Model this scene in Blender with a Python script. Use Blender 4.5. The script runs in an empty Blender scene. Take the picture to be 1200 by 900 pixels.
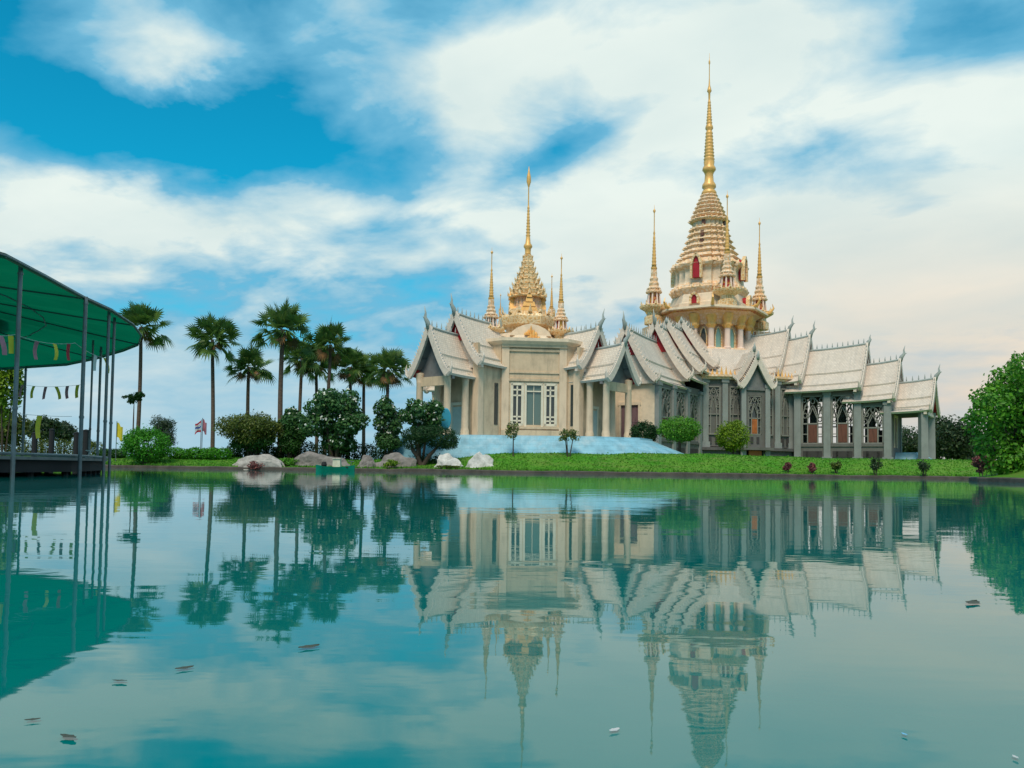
import bpy, bmesh, math, random
import numpy as np
from mathutils import Vector, Matrix
D = bpy.data
scene = bpy.context.scene
C = scene.collection
PI = math.pi
# ------------------------------------------------------------------ camera, sky, sun
CAMZ = 0.45; PITCH = math.atan(0.045); ROLL = 0.0135; F = 1000.0; HOR = 548.3
SHIFT = ((HOR-450)/1000-0.045)/1.2
cd = D.cameras.new('camera'); cam = D.objects.new('camera', cd); C.objects.link(cam); scene.camera = cam
cd.sensor_width = 36; cd.lens = 30; cd.shift_y = SHIFT; cd.clip_start = 0.05; cd.clip_end = 9000
RM = Matrix.Rotation(PI/2+PITCH, 4, 'X') @ Matrix.Rotation(ROLL, 4, 'Z')
cam.matrix_world = Matrix.Translation((0, 0, CAMZ)) @ RM
R3 = RM.to_3x3()
def ray(px, py):
    return (R3 @ Vector(((px-600)/F, (450-py)/F + SHIFT*1.2, -1))).normalized()
def P(px, py, Y):
    d = ray(px, py); return Vector((d.x*Y/d.y, Y, CAMZ + d.z*Y/d.y))
scene.view_settings.view_transform = 'Standard'; scene.view_settings.look = 'None'
scene.view_settings.exposure = 0.0; scene.view_settings.gamma = 1.0
scene.view_settings.use_curve_mapping = False
scene.render.resolution_x = 1024; scene.render.resolution_y = 768

SUN_EL = math.radians(54); SUN_AZ = math.radians(192)      # compass azimuth of the sun, 0 = +Y, clockwise
sl = D.lights.new('sun', 'SUN'); sun = D.objects.new('sun', sl); C.objects.link(sun)
sl.energy = 2.9; sl.angle = math.radians(20); sl.color = (1.0, 0.86, 0.68)
sdir = Vector((math.sin(SUN_AZ)*math.cos(SUN_EL), math.cos(SUN_AZ)*math.cos(SUN_EL), math.sin(SUN_EL)))
sun.rotation_euler = (-sdir).to_track_quat('-Z', 'Y').to_euler()

w = D.worlds.new('World'); scene.world = w; w.use_nodes = True
NT = w.node_tree; NT.nodes.clear()
class G:
    """small node expression helper"""
    def __init__(s, nt): s.nt = nt
    def n(s, t, **k):
        o = s.nt.nodes.new(t)
        for a, b in k.items(): setattr(o, a, b)
        return o
    def inp(s, sock, v):
        if isinstance(v, bpy.types.NodeSocket): s.nt.links.new(v, sock)
        elif v is not None:
            if sock.type == 'RGBA' and len(v) == 3: v = (*v, 1)
            sock.default_value = v
    def m(s, op, a, b=None, c=None, clamp=False):
        o = s.n('ShaderNodeMath', operation=op, use_clamp=clamp)
        s.inp(o.inputs[0], a)
        if b is not None: s.inp(o.inputs[1], b)
        if c is not None: s.inp(o.inputs[2], c)
        return o.outputs[0]
    def mix(s, f, a, b, mode='MIX'):
        o = s.n('ShaderNodeMix', data_type='RGBA', blend_type=mode)
        s.inp(o.inputs[0], f); s.inp(o.inputs[6], a); s.inp(o.inputs[7], b)
        return o.outputs[2]
    def ramp(s, f, pts, interp='LINEAR'):
        o = s.n('ShaderNodeValToRGB'); s.inp(o.inputs[0], f); cr = o.color_ramp; cr.interpolation = interp
        while len(cr.elements) < len(pts): cr.elements.new(0.5)
        for e, (p, c) in zip(cr.elements, pts): e.position = p; e.color = (*c, 1) if len(c) == 3 else c
        return o.outputs[0]
    def noise(s, vec, scale, detail=4, rough=0.5, dist=0.0, out='Fac'):
        o = s.n('ShaderNodeTexNoise'); s.inp(o.inputs['Vector'], vec)
        o.inputs['Scale'].default_value = scale; o.inputs['Detail'].default_value = detail
        o.inputs['Roughness'].default_value = rough; o.inputs['Distortion'].default_value = dist
        return o.outputs[out]
    def xyz(s, x, y, z):
        o = s.n('ShaderNodeCombineXYZ'); s.inp(o.inputs[0], x); s.inp(o.inputs[1], y); s.inp(o.inputs[2], z)
        return o.outputs[0]
g = G(NT)
tc = g.n('ShaderNodeTexCoord').outputs['Generated']
sp = g.n('ShaderNodeSeparateXYZ'); NT.links.new(tc, sp.inputs[0])
dx, dy, dz = sp.outputs
az = g.m('ARCTAN2', dx, dy); el = g.m('ARCSINE', dz)
AZ = g.m('MULTIPLY', az, 57.2958); EL = g.m('MULTIPLY', el, 57.2958)
def azel(px, py):
    d = ray(px, py); return math.degrees(math.atan2(d.x, d.y)), math.degrees(math.asin(d.z))
zc = g.m('ADD', g.m('MAXIMUM', dz, 0.0), 0.22)
cx = g.m('DIVIDE', dx, zc); cy = g.m('DIVIDE', dy, zc)
# streaks rise to the left: rotate and stretch
a0 = math.radians(-28)
ux = g.m('ADD', g.m('MULTIPLY', cx, math.cos(a0)), g.m('MULTIPLY', cy, math.sin(a0)))
uy = g.m('ADD', g.m('MULTIPLY', cx, -math.sin(a0)), g.m('MULTIPLY', cy, math.cos(a0)))
cv = g.xyz(g.m('MULTIPLY', ux, 1.0), g.m('MULTIPLY', uy, 1.25), 3.7)
n1 = g.noise(cv, 1.5, 5, 0.5, 0.15)
n2 = g.noise(g.xyz(cx, cy, 9.1), 5.0, 6, 0.55, 0.2)
n3 = g.noise(cv, 3.3, 6, 0.55, 0.25)
# big cloud masses, in azimuth and elevation (px, py, half width, half height in px, tilt deg, weight)
BL = [(210, 150, 230, 56, 8, -0.95), (30, 40, 110, 60, 30, -0.5), (310, 40, 60, 60, 0, -0.45), (460, 190, 120, 50, 20, -0.22),
      (640, 190, 100, 24, -28, -0.60), (500, 275, 130, 24, 5, -0.25), (440, 330, 190, 22, 0, -0.22), (420, 110, 90, 60, 40, 0.30), (230, 75, 120, 26, -20, 0.35), (400, 240, 120, 22, 0, 0.3), (620, 30, 60, 60, 0, 0.1), (450, 60, 90, 60, 0, -0.2),
      (1090, 50, 120, 42, 0, -0.30), (930, 210, 170, 40, 12, -0.38), (1080, 200, 160, 50, 20, -0.32), (985, 290, 110, 30, 0, -0.25),
      (110, 70, 150, 38, -18, 0.75), (560, 110, 60, 50, -30, 0.35), (830, 80, 190, 120, 0, 0.75), (120, 265, 330, 50, -10, 0.75),
      (700, 300, 210, 55, 0, 0.75), (1130, 330, 260, 120, 0, 0.9), (250, 440, 260, 45, 0, 0.18), (300, 385, 220, 26, 0, -0.1), (560, 240, 60, 22, 0, 0.4),
      (60, 500, 260, 60, 0, 0.2), (1190, 150, 120, 50, 0, 0.3)]
cov = 0.0; acc = None
wrp = g.m('MULTIPLY', g.m('SUBTRACT', n1, 0.5), 11.0)
AZw = g.m('ADD', AZ, wrp); ELw = g.m('ADD', EL, g.m('MULTIPLY', g.m('SUBTRACT', n2, 0.5), 5.0))
for (px, py, hw, hh, tilt, wt) in BL:
    A, E = azel(px, py); k = 57.2958/1000; t = math.radians(-tilt)
    u = g.m('SUBTRACT', AZw, A); v = g.m('SUBTRACT', ELw, E)
    p = g.m('ADD', g.m('MULTIPLY', u, math.cos(t)/(hw*k)), g.m('MULTIPLY', v, math.sin(t)/(hw*k)))
    q = g.m('ADD', g.m('MULTIPLY', u, -math.sin(t)/(hh*k)), g.m('MULTIPLY', v, math.cos(t)/(hh*k)))
    r2 = g.m('ADD', g.m('MULTIPLY', p, p), g.m('MULTIPLY', q, q))
    b = g.m('MULTIPLY', g.m('EXPONENT', g.m('MULTIPLY', r2, -0.75)), wt)
    acc = b if acc is None else g.m('ADD', acc, b)
cov = g.m('ADD', g.m('ADD', acc, 0.46), g.m('ADD', g.m('ADD', g.m('MULTIPLY', g.m('SUBTRACT', n1, 0.5), 1.2), g.m('MULTIPLY', g.m('SUBTRACT', n3, 0.5), 1.5)), g.m('MULTIPLY', g.m('SUBTRACT', n2, 0.5), 0.5)))
lowh = g.m('SUBTRACT', 1.0, g.m('MULTIPLY', EL, 1/12.0), clamp=True)
cov = g.m('ADD', cov, g.m('MULTIPLY', lowh, g.m('SUBTRACT', 0.66, cov)), clamp=True)
sky = g.n('ShaderNodeTexSky', sky_type='NISHITA'); sky.sun_disc = False
sky.sun_elevation = SUN_EL; sky.sun_rotation = SUN_AZ; sky.air_density = 1.0; sky.dust_density = 0.6; sky.ozone_density = 2.5
skyc = g.mix(1.0, sky.outputs[0], (0.04, 1.36, 1.42), 'MULTIPLY')
# cloud colour: white above, warm low on the right, grey-blue where thin
warm = g.m('MULTIPLY', g.m('MULTIPLY_ADD', AZ, 1/24.0, 0.12, clamp=True), g.m('SUBTRACT', 1.08, g.m('MULTIPLY', EL, 1/17.0), clamp=True), clamp=True)
lowl = g.m('SUBTRACT', 1.0, g.m('MULTIPLY', EL, 1/16.0), clamp=True)
white = g.mix(lowl, (8.3, 9.2, 8.7), (6.9, 7.7, 7.7))
ccol = g.mix(warm, white, (9.0, 6.9, 5.0))
shade = g.m('MULTIPLY', g.m('SUBTRACT', g.noise(cv, 2.1, 5, 0.5, 0.2), 0.38), 2.0, clamp=True)
ccol = g.mix(g.m('MULTIPLY', shade, 0.55), ccol, (3.9, 5.9, 6.5))
thin = g.mix(g.m('MULTIPLY', warm, 0.7), (1.7, 4.9, 7.0), (6.4, 6.3, 6.0))
lo = g.mix(g.m('MULTIPLY', cov, 2.1, clamp=True), skyc, thin)
f2 = g.m('MULTIPLY', g.m('SUBTRACT', cov, 0.44), 1.9, clamp=True)
col = g.mix(f2, lo, ccol)
bg = g.n('ShaderNodeBackground'); NT.links.new(col, bg.inputs[0]); bg.inputs[1].default_value = 0.1
out = g.n('ShaderNodeOutputWorld'); NT.links.new(bg.outputs[0], out.inputs[0])
try:
    w.cycles.sampling_method = 'MANUAL'; w.cycles.sample_map_resolution = 512
except Exception: pass

# ------------------------------------------------------------------ materials
def mat(name, base, rough=0.6, metal=0.0, var=0.15, vscale=1.5, bump=0.0, bscale=8.0, spec=0.4, stain=None, stretch=None, island=0.0, trans=0.0, extra=None):
    m = D.materials.new(name); m.use_nodes = True; nt = m.node_tree; nt.nodes.clear(); h = G(nt)
    o = h.n('ShaderNodeOutputMaterial'); b = h.n('ShaderNodeBsdfPrincipled')
    co = h.n('ShaderNodeTexCoord').outputs['Object']
    if stretch:
        mp = h.n('ShaderNodeMapping'); nt.links.new(co, mp.inputs[0]); mp.inputs['Scale'].default_value = stretch; cs = mp.outputs[0]
    else: cs = co
    f = h.noise(cs, vscale, 5, 0.6)
    lo = tuple(c*(1-var*1.6) for c in base); hi = tuple(min(1, c*(1+var)) for c in base)
    colr = h.ramp(f, [(0.28, lo), (0.5, base), (0.75, hi)])
    if stain:
        sc, amt, scl, strz = stain
        mp2 = h.n('ShaderNodeMapping'); nt.links.new(co, mp2.inputs[0]); mp2.inputs['Scale'].default_value = (1, 1, strz)
        fs = h.ramp(h.noise(mp2.outputs[0], scl, 6, 0.65), [(0.5, (0, 0, 0)), (0.72, (1, 1, 1))])
        colr = h.mix(h.m('MULTIPLY', fs, amt), colr, sc)
    if island:
        rp = h.n('ShaderNodeNewGeometry').outputs['Random Per Island']
        dk = tuple(c*(1-island) for c in base)
        br = (min(1, base[0]*(1+island*2.2)+0.01*island), min(1, base[1]*(1+island*1.1)), base[2])
        colr = h.mix(0.7, colr, h.ramp(rp, [(0.0, dk), (0.55, base), (1.0, br)]))
    if extra: colr = extra(h, co, colr)
    nt.links.new(colr, b.inputs['Base Color'])
    b.inputs['Roughness'].default_value = rough; b.inputs['Metallic'].default_value = metal
    b.inputs['Specular IOR Level'].default_value = spec
    if bump:
        bn = h.n('ShaderNodeBump'); bn.inputs['Strength'].default_value = bump; bn.inputs['Distance'].default_value = 0.08
        nt.links.new(h.noise(cs, bscale, 6, 0.6), bn.inputs['Height']); nt.links.new(bn.outputs[0], b.inputs['Normal'])
    if trans:
        tr = h.n('ShaderNodeBsdfTranslucent'); nt.links.new(colr, tr.inputs[0])
        mx = h.n('ShaderNodeMixShader'); mx.inputs[0].default_value = trans
        nt.links.new(b.outputs[0], mx.inputs[1]); nt.links.new(tr.outputs[0], mx.inputs[2]); nt.links.new(mx.outputs[0], o.inputs[0])
    else: nt.links.new(b.outputs[0], o.inputs[0])
    return m
def roof_material(name, base):
    m = D.materials.new(name); m.use_nodes = True; nt = m.node_tree; nt.nodes.clear(); h = G(nt)
    o = h.n('ShaderNodeOutputMaterial'); b = h.n('ShaderNodeBsdfPrincipled'); uv = h.n('ShaderNodeUVMap').outputs[0]
    br = h.n('ShaderNodeTexBrick'); nt.links.new(uv, br.inputs['Vector'])
    br.inputs['Scale'].default_value = 1.0; br.inputs['Brick Width'].default_value = 0.32; br.inputs['Row Height'].default_value = 0.26
    br.inputs['Mortar Size'].default_value = 0.03; br.inputs['Mortar Smooth'].default_value = 0.4
    br.inputs['Color1'].default_value = (*base, 1); br.inputs['Color2'].default_value = (*[c*0.86 for c in base], 1)
    br.inputs['Mortar'].default_value = (*[c*0.72 for c in base], 1)
    co = h.n('ShaderNodeTexCoord').outputs['Object']
    st = h.ramp(h.noise(co, 0.55, 6, 0.68, 0.3), [(0.42, (0, 0, 0)), (0.75, (1, 1, 1))])
    c1 = h.mix(h.m('MULTIPLY', st, 0.5), br.outputs['Color'], tuple(c*0.62 for c in base))
    mpu = h.n('ShaderNodeMapping'); nt.links.new(uv, mpu.inputs[0]); mpu.inputs['Scale'].default_value = (3.0, 0.22, 1)
    st2 = h.ramp(h.noise(mpu.outputs[0], 1.0, 5, 0.6), [(0.5, (0, 0, 0)), (0.7, (1, 1, 1))])
    c2 = h.mix(h.m('MULTIPLY', st2, 0.3), c1, (0.30, 0.28, 0.26))
    nt.links.new(c2, b.inputs['Base Color']); b.inputs['Roughness'].default_value = 0.55
    bn = h.n('ShaderNodeBump'); bn.inputs['Strength'].default_value = 0.5; bn.inputs['Distance'].default_value = 0.04
    nt.links.new(br.outputs['Fac'], bn.inputs['Height']); bn.invert = True; nt.links.new(bn.outputs[0], b.inputs['Normal'])
    nt.links.new(b.outputs[0], o.inputs[0]); return m
def ornate(name, c1, c2, scale=2.2, metal=0.25, rough=0.42, amt=1.0):
    """carved and gilded stucco: a fine relief of cells, gold picked out on the ground colour"""
    m = D.materials.new(name); m.use_nodes = True; nt = m.node_tree; nt.nodes.clear(); h = G(nt)
    o = h.n('ShaderNodeOutputMaterial'); b = h.n('ShaderNodeBsdfPrincipled'); co = h.n('ShaderNodeTexCoord').outputs['Object']
    v = h.n('ShaderNodeTexVoronoi', feature='DISTANCE_TO_EDGE'); nt.links.new(co, v.inputs['Vector']); v.inputs['Scale'].default_value = scale
    n = h.noise(co, scale*1.7, 5, 0.6)
    f = h.ramp(h.m('ADD', h.m('MULTIPLY', v.outputs['Distance'], 1.6), h.m('MULTIPLY', n, 0.5)), [(0.30, (1, 1, 1)), (0.62, (0, 0, 0))])
    cc = h.mix(h.m('MULTIPLY', f, amt), c1, c2)
    cc = h.mix(h.m('MULTIPLY', h.ramp(h.noise(co, 0.8, 5, 0.6), [(0.45, (0, 0, 0)), (0.75, (1, 1, 1))]), 0.35), cc, tuple(x*0.5 for x in c1))
    nt.links.new(cc, b.inputs['Base Color']); b.inputs['Roughness'].default_value = rough
    nt.links.new(h.m('MULTIPLY', f, metal), b.inputs['Metallic'])
    bn = h.n('ShaderNodeBump'); bn.inputs['Strength'].default_value = 0.7; bn.inputs['Distance'].default_value = 0.1
    nt.links.new(h.m('ADD', v.outputs['Distance'], n), bn.inputs['Height']); nt.links.new(bn.outputs[0], b.inputs['Normal'])
    nt.links.new(b.outputs[0], o.inputs[0]); return m
M = {}
M['cream'] = mat('cream_plaster', (0.60, 0.45, 0.30), 0.7, var=0.14, vscale=0.9, bump=0.25, stain=((0.27, 0.21, 0.15), 0.6, 1.6, 0.18))
M['column'] = mat('column_plaster', (0.70, 0.53, 0.37), 0.6, var=0.07, vscale=0.8, stain=((0.33, 0.26, 0.18), 0.5, 1.8, 0.22))
M['grey'] = mat('shaded_render', (0.135, 0.13, 0.12), 0.7, var=0.12, vscale=0.8, bump=0.15, stain=((0.08, 0.08, 0.075), 0.5, 1.0, 0.3))  # great temple walls: shade on the facade is put into this dark base colour
M['pilaster'] = mat('pale_shaded_render', (0.25, 0.265, 0.255), 0.65, var=0.1, vscale=0.7, stain=((0.15, 0.155, 0.15), 0.5, 1.4, 0.25))  # pilaster tone lowered with the walls to carry the facade's shade
M['plinth'] = mat('plinth_stone', (0.10, 0.095, 0.095), 0.75, var=0.2, vscale=1.2, bump=0.2)
M['trace'] = mat('tracery', (0.23, 0.225, 0.20), 0.65, var=0.1)  # tracery darkened along with the shaded facade
M['tracewarm'] = mat('window_frame_cream', (0.70, 0.62, 0.48), 0.6, var=0.08)
M['roof'] = roof_material('roof_tiles', (0.78, 0.66, 0.54))
M['roof2'] = roof_material('roof_tiles_pale', (0.74, 0.63, 0.53))
M['white'] = mat('white_bargeboard', (0.68, 0.58, 0.49), 0.5, var=0.1, vscale=3, bump=0.3, bscale=12, stain=((0.40, 0.39, 0.38), 0.5, 2.5, 1))
M['finial'] = mat('silver_finial', (0.36, 0.39, 0.37), 0.45, var=0.15)
M['red'] = mat('red_lacquer', (0.38, 0.012, 0.02), 0.45, var=0.15)
M['redgold'] = ornate('red_gilt_panel', (0.36, 0.015, 0.02), (0.62, 0.36, 0.08), 2.0)
M['gold'] = ornate('gilded_stucco', (0.74, 0.44, 0.18), (0.88, 0.68, 0.42), 2.6, 0.1, 0.4)
M['goldp'] = mat('plain_gold', (0.82, 0.45, 0.14), 0.38, 0.12, var=0.15, vscale=2)
M['creamgold'] = ornate('cream_gilt_stucco', (0.86, 0.67, 0.50), (0.76, 0.43, 0.18), 2.0, 0.1, 0.5, 0.75)
M['pinkgold'] = ornate('pink_gilt_stucco', (0.78, 0.52, 0.38), (0.72, 0.41, 0.15), 2.4, 0.3, 0.5, 0.7)
M['pink'] = mat('pale_pink_column', (0.80, 0.60, 0.50), 0.5, var=0.08)
M['stucco'] = mat('white_stucco', (0.74, 0.59, 0.43), 0.6, var=0.1, vscale=1.5, bump=0.2, stain=((0.5, 0.42, 0.3), 0.4, 2, 1))
M['pedi'] = mat('grey_pediment', (0.17, 0.17, 0.17), 0.6, var=0.15, vscale=1.5, bump=0.3)
M['brown'] = mat('brown_wood', (0.15, 0.055, 0.035), 0.5, var=0.25, vscale=2, stretch=(3, 3, 0.4))
M['purple'] = mat('purple_brown_door', (0.17, 0.10, 0.11), 0.5, var=0.25, vscale=3, stretch=(3, 3, 0.3))
M['shutter'] = mat('pale_green_door', (0.42, 0.50, 0.46), 0.5, var=0.08)
M['orange'] = mat('orange_shutter', (0.40, 0.12, 0.03), 0.5, var=0.2)
def glass_mat(name, base, rough=0.06):
    m = D.materials.new(name); m.use_nodes = True; b = m.node_tree.nodes['Principled BSDF']
    b.inputs['Base Color'].default_value = (*base, 1); b.inputs['Roughness'].default_value = rough
    b.inputs['Specular IOR Level'].default_value = 0.8; return m
M['glass'] = glass_mat('dark_glass', (0.035, 0.045, 0.045))
M['glassgreen'] = glass_mat('green_glass', (0.22, 0.42, 0.36), 0.15)
M['debris'] = mat('wet_leaf', (0.05, 0.055, 0.035), 0.6)
M['dark'] = mat('dark_interior', (0.05, 0.045, 0.045), 0.8)
def slab_joints(h, co, c):
    br = h.n('ShaderNodeTexBrick'); mp = h.n('ShaderNodeMapping'); h.nt.links.new(co, mp.inputs[0]); mp.inputs['Rotation'].default_value = (PI/2, 0, 0); h.nt.links.new(mp.outputs[0], br.inputs['Vector'])
    br.inputs['Scale'].default_value = 1.0; br.inputs['Brick Width'].default_value = 1.5; br.inputs['Row Height'].default_value = 0.42; br.inputs['Mortar Size'].default_value = 0.03
    br.inputs['Color1'].default_value = (1, 1, 1, 1); br.inputs['Color2'].default_value = (0.84, 0.88, 0.9, 1); br.inputs['Mortar'].default_value = (0.55, 0.6, 0.62, 1)
    c = h.mix(0.3, c, br.outputs['Color'], 'MULTIPLY')
    mp2 = h.n('ShaderNodeMapping'); h.nt.links.new(co, mp2.inputs[0]); mp2.inputs['Scale'].default_value = (1.2, 1.2, .15)
    return h.mix(h.m('MULTIPLY', h.ramp(h.noise(mp2.outputs[0], 1.0, 6, .7), [(.48, (0, 0, 0)), (.7, (1, 1, 1))]), .5), c, (0.13, 0.27, 0.34))
M['bluefloor'] = mat('blue_painted_terrace', (0.22, 0.45, 0.56), 0.6, var=0.2, vscale=0.9, bump=0.2, stain=((0.42, 0.54, 0.58), 0.7, 0.7, 1), extra=slab_joints)
M['canvas'] = mat('green_tarpaulin', (0.0, 0.14, 0.066), 0.6, var=0.16, vscale=0.25, bump=0.15, bscale=1.5, trans=0.55)
M['steel'] = mat('galvanised_pole', (0.15, 0.185, 0.20), 0.42, 0.35, var=0.25, vscale=2.0, stain=((0.16, 0.08, 0.04), 0.5, 2.0, 0.6))
M['deck'] = mat('weathered_deck', (0.20, 0.19, 0.18), 0.75, var=0.2, vscale=2.0)
M['tar'] = mat('tarred_timber', (0.015, 0.015, 0.017), 0.8)
M['kerb'] = mat('kerb_concrete', (0.085, 0.07, 0.06), 0.85, var=0.3, vscale=1.1, bump=0.4, stain=((0.03, 0.03, 0.028), 0.8, 0.8, 2))
M['rock'] = mat('pale_rock', (0.40, 0.37, 0.34), 0.8, var=0.35, vscale=1.3, bump=0.8, bscale=4.0, stain=((0.18, 0.16, 0.14), 0.6, 1.4, 1))
M['rockgrey'] = mat('grey_rock', (0.23, 0.205, 0.19), 0.8, var=0.35, vscale=1.3, bump=0.8, bscale=4.0, stain=((0.11, 0.10, 0.10), 0.6, 1.4, 1))
M['trunk'] = mat('palm_trunk', (0.11, 0.075, 0.055), 0.85, var=0.35, vscale=3.0, bump=0.5, stretch=(1, 1, 4))
M['bark'] = mat('bark', (0.07, 0.05, 0.035), 0.9, var=0.3, vscale=3)
M['skirt'] = mat('dead_frond', (0.16, 0.10, 0.045), 0.85, var=0.3, island=0.4)
def leafm(name, base, isl=0.45, tr=0.3): return mat(name, base, 0.5, var=0.22, vscale=0.45, island=isl, trans=tr, spec=0.35)
M['palm'] = leafm('palm_leaf', (0.075, 0.16, 0.035)); M['bush'] = leafm('bright_bush_leaf', (0.050, 0.26, 0.010))
M['darkgreen'] = leafm('dark_topiary_leaf', (0.012, 0.060, 0.012)); M['plum'] = leafm('plumeria_leaf', (0.045, 0.14, 0.04))
M['ygreen'] = leafm('yellow_green_leaf', (0.15, 0.27, 0.012)); M['hedge'] = leafm('hedge_leaf', (0.028, 0.11, 0.018))
M['redgreen'] = leafm('reddish_green_leaf', (0.085, 0.13, 0.02)); M['green'] = leafm('fresh_green_leaf', (0.085, 0.28, 0.018))
M['far'] = leafm('far_leaf', (0.035, 0.075, 0.03)); M['pinkleaf'] = leafm('pink_leaf', (0.20, 0.07, 0.075)); M['sap'] = leafm('sapling_leaf', (0.12, 0.17, 0.045))
M['greygreen'] = leafm('grey_green_leaf', (0.045, 0.085, 0.050))
M['petal'] = mat('white_petal', (0.72, 0.74, 0.66), 0.6)
M['yellow'] = mat('yellow_cloth', (0.78, 0.62, 0.05), 0.7, trans=0.3); M['pinkcloth'] = mat('pink_cloth', (0.55, 0.22, 0.28), 0.7, trans=0.3)
M['whitecloth'] = mat('white_cloth', (0.7, 0.68, 0.68), 0.7, trans=0.3); M['bluecloth'] = mat('blue_cloth', (0.03, 0.09, 0.35), 0.7)
M['redcloth'] = mat('red_cloth', (0.5, 0.03, 0.05), 0.7, trans=0.2)
M['teal'] = mat('teal_plastic', (0.0, 0.20, 0.13), 0.4); M['creambox'] = mat('cream_plastic', (0.65, 0.62, 0.48), 0.5)
M['bluesign'] = mat('blue_sign', (0.03, 0.28, 0.42), 0.5)

# ------------------------------------------------------------------ mesh helpers
def tag(o, label=None, cat=None, group=None, kind=None):
    for k, v in (('label', label), ('category', cat), ('group', group), ('kind', kind)):
        if v: o[k] = v
    return o
def thing(name, label, cat, loc, group=None):
    o = D.objects.new(name, None); C.objects.link(o); o.location = loc; o.empty_display_size = 0.3
    o['base'] = list(loc); del o['base']
    ORG[o] = Vector(loc); return tag(o, label, cat, group)
ORG = {}
def rootloc(o):
    return ORG.get(o, Vector((0, 0, 0)))
def obj(name, bm, mats, parent=None, smooth=False, origin=None):
    """bm holds world coordinates; the object keeps the root's origin"""
    me = D.meshes.new(name)
    off = rootloc(parent) if parent is not None else (Vector(origin) if origin is not None else Vector((0, 0, 0)))
    bmesh.ops.translate(bm, verts=bm.verts, vec=-off)
    bmesh.ops.recalc_face_normals(bm, faces=bm.faces)
    bm.to_mesh(me); bm.free()
    o = D.objects.new(name, me); C.objects.link(o)
    for m_ in (mats if isinstance(mats, (list, tuple)) else [mats]): me.materials.append(m_)
    if smooth: me.polygons.foreach_set('use_smooth', [True]*len(me.polygons))
    if parent is not None:
        o.parent = parent; ORG[o] = off
    else:
        o.location = off; ORG[o] = off
    return o
def nb(): return bmesh.new()
def box(bm, c, sx, sy, sz, X=Vector((1, 0, 0)), mi=0, taper=1.0):
    """c = centre of bottom; X = local x axis (xy plane)"""
    X = Vector((X[0], X[1], 0)).normalized(); Y = Vector((-X.y, X.x, 0)); Z = Vector((0, 0, 1)); c = Vector(c)
    vs = []
    for k in (0, 1):
        t = 1 if k == 0 else taper
        for a, b in ((-1, -1), (1, -1), (1, 1), (-1, 1)):
            vs.append(bm.verts.new(c + X*a*sx/2*t + Y*b*sy/2*t + Z*k*sz))
    for f in ((3, 2, 1, 0), (4, 5, 6, 7), (0, 1, 5, 4), (1, 2, 6, 5), (2, 3, 7, 6), (3, 0, 4, 7)):
        fc = bm.faces.new([vs[i] for i in f]); fc.material_index = mi
def tube(bm, pts, rad, n=8, mi=0, cap=True):
    pts = [Vector(p) for p in pts]
    if not isinstance(rad, (list, tuple)): rad = [rad]*len(pts)
    rings = []
    for i, p in enumerate(pts):
        t = (pts[min(i+1, len(pts)-1)] - pts[max(i-1, 0)]).normalized()
        a = t.cross(Vector((0.13, 0.97, 0.21)))
        if a.length < 0.1: a = t.cross(Vector((1, 0, 0)))
        a.normalize(); b = t.cross(a)
        rings.append([bm.verts.new(p + (a*math.cos(2*PI*k/n) + b*math.sin(2*PI*k/n))*rad[i]) for k in range(n)])
    for r0, r1 in zip(rings, rings[1:]):
        for k in range(n):
            f = bm.faces.new((r0[k], r0[(k+1) % n], r1[(k+1) % n], r1[k])); f.material_index = mi
    if cap:
        for r in (rings[0][::-1], rings[-1]):
            f = bm.faces.new(r); f.material_index = mi
def section(kind, n=32):
    """unit cross section of a spire: round, octagon or redented square"""
    if kind == 'round': return [(math.cos(2*PI*k/n), math.sin(2*PI*k/n)) for k in range(n)]
    if kind == 'oct':
        q = 1/math.cos(PI/8); return [(q*math.cos(2*PI*(k+.5)/8), q*math.sin(2*PI*(k+.5)/8)) for k in range(8)]
    q = [(1.0, 0.42), (0.86, 0.42), (0.86, 0.66), (0.66, 0.66), (0.66, 0.86), (0.42, 0.86), (0.42, 1.0)]
    out = []
    for k in range(4):
        c, s = math.cos(k*PI/2), math.sin(k*PI/2)
        out += [(x*c-y*s, x*s+y*c) for x, y in q]
    return out
def lathe(bm, cx, cy, prof, kind='round', ang=0.0, mis=None, n=24):
    sec = section(kind, n); ca, sa = math.cos(ang), math.sin(ang)
    rings = []
    for r, z in prof:
        rings.append([bm.verts.new((cx + r*(x*ca-y*sa), cy + r*(x*sa+y*ca), z)) for x, y in sec])
    N = len(sec)
    for i, (r0, r1) in enumerate(zip(rings, rings[1:])):
        for k in range(N):
            f = bm.faces.new((r0[k], r0[(k+1) % N], r1[(k+1) % N], r1[k])); f.material_index = mis[i] if mis else 0
    for r in (rings[0][::-1], rings[-1]): bm.faces.new(r)
def prism(bm, poly, z0, z1, mi=0):
    """poly xy list"""
    a = [bm.verts.new((x, y, z0)) for x, y in poly]; b = [bm.verts.new((x, y, z1)) for x, y in poly]
    n = len(poly)
    for k in range(n): bm.faces.new((a[k], a[(k+1) % n], b[(k+1) % n], b[k])).material_index = mi
    bm.faces.new(a[::-1]).material_index = mi; bm.faces.new(b).material_index = mi
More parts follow.
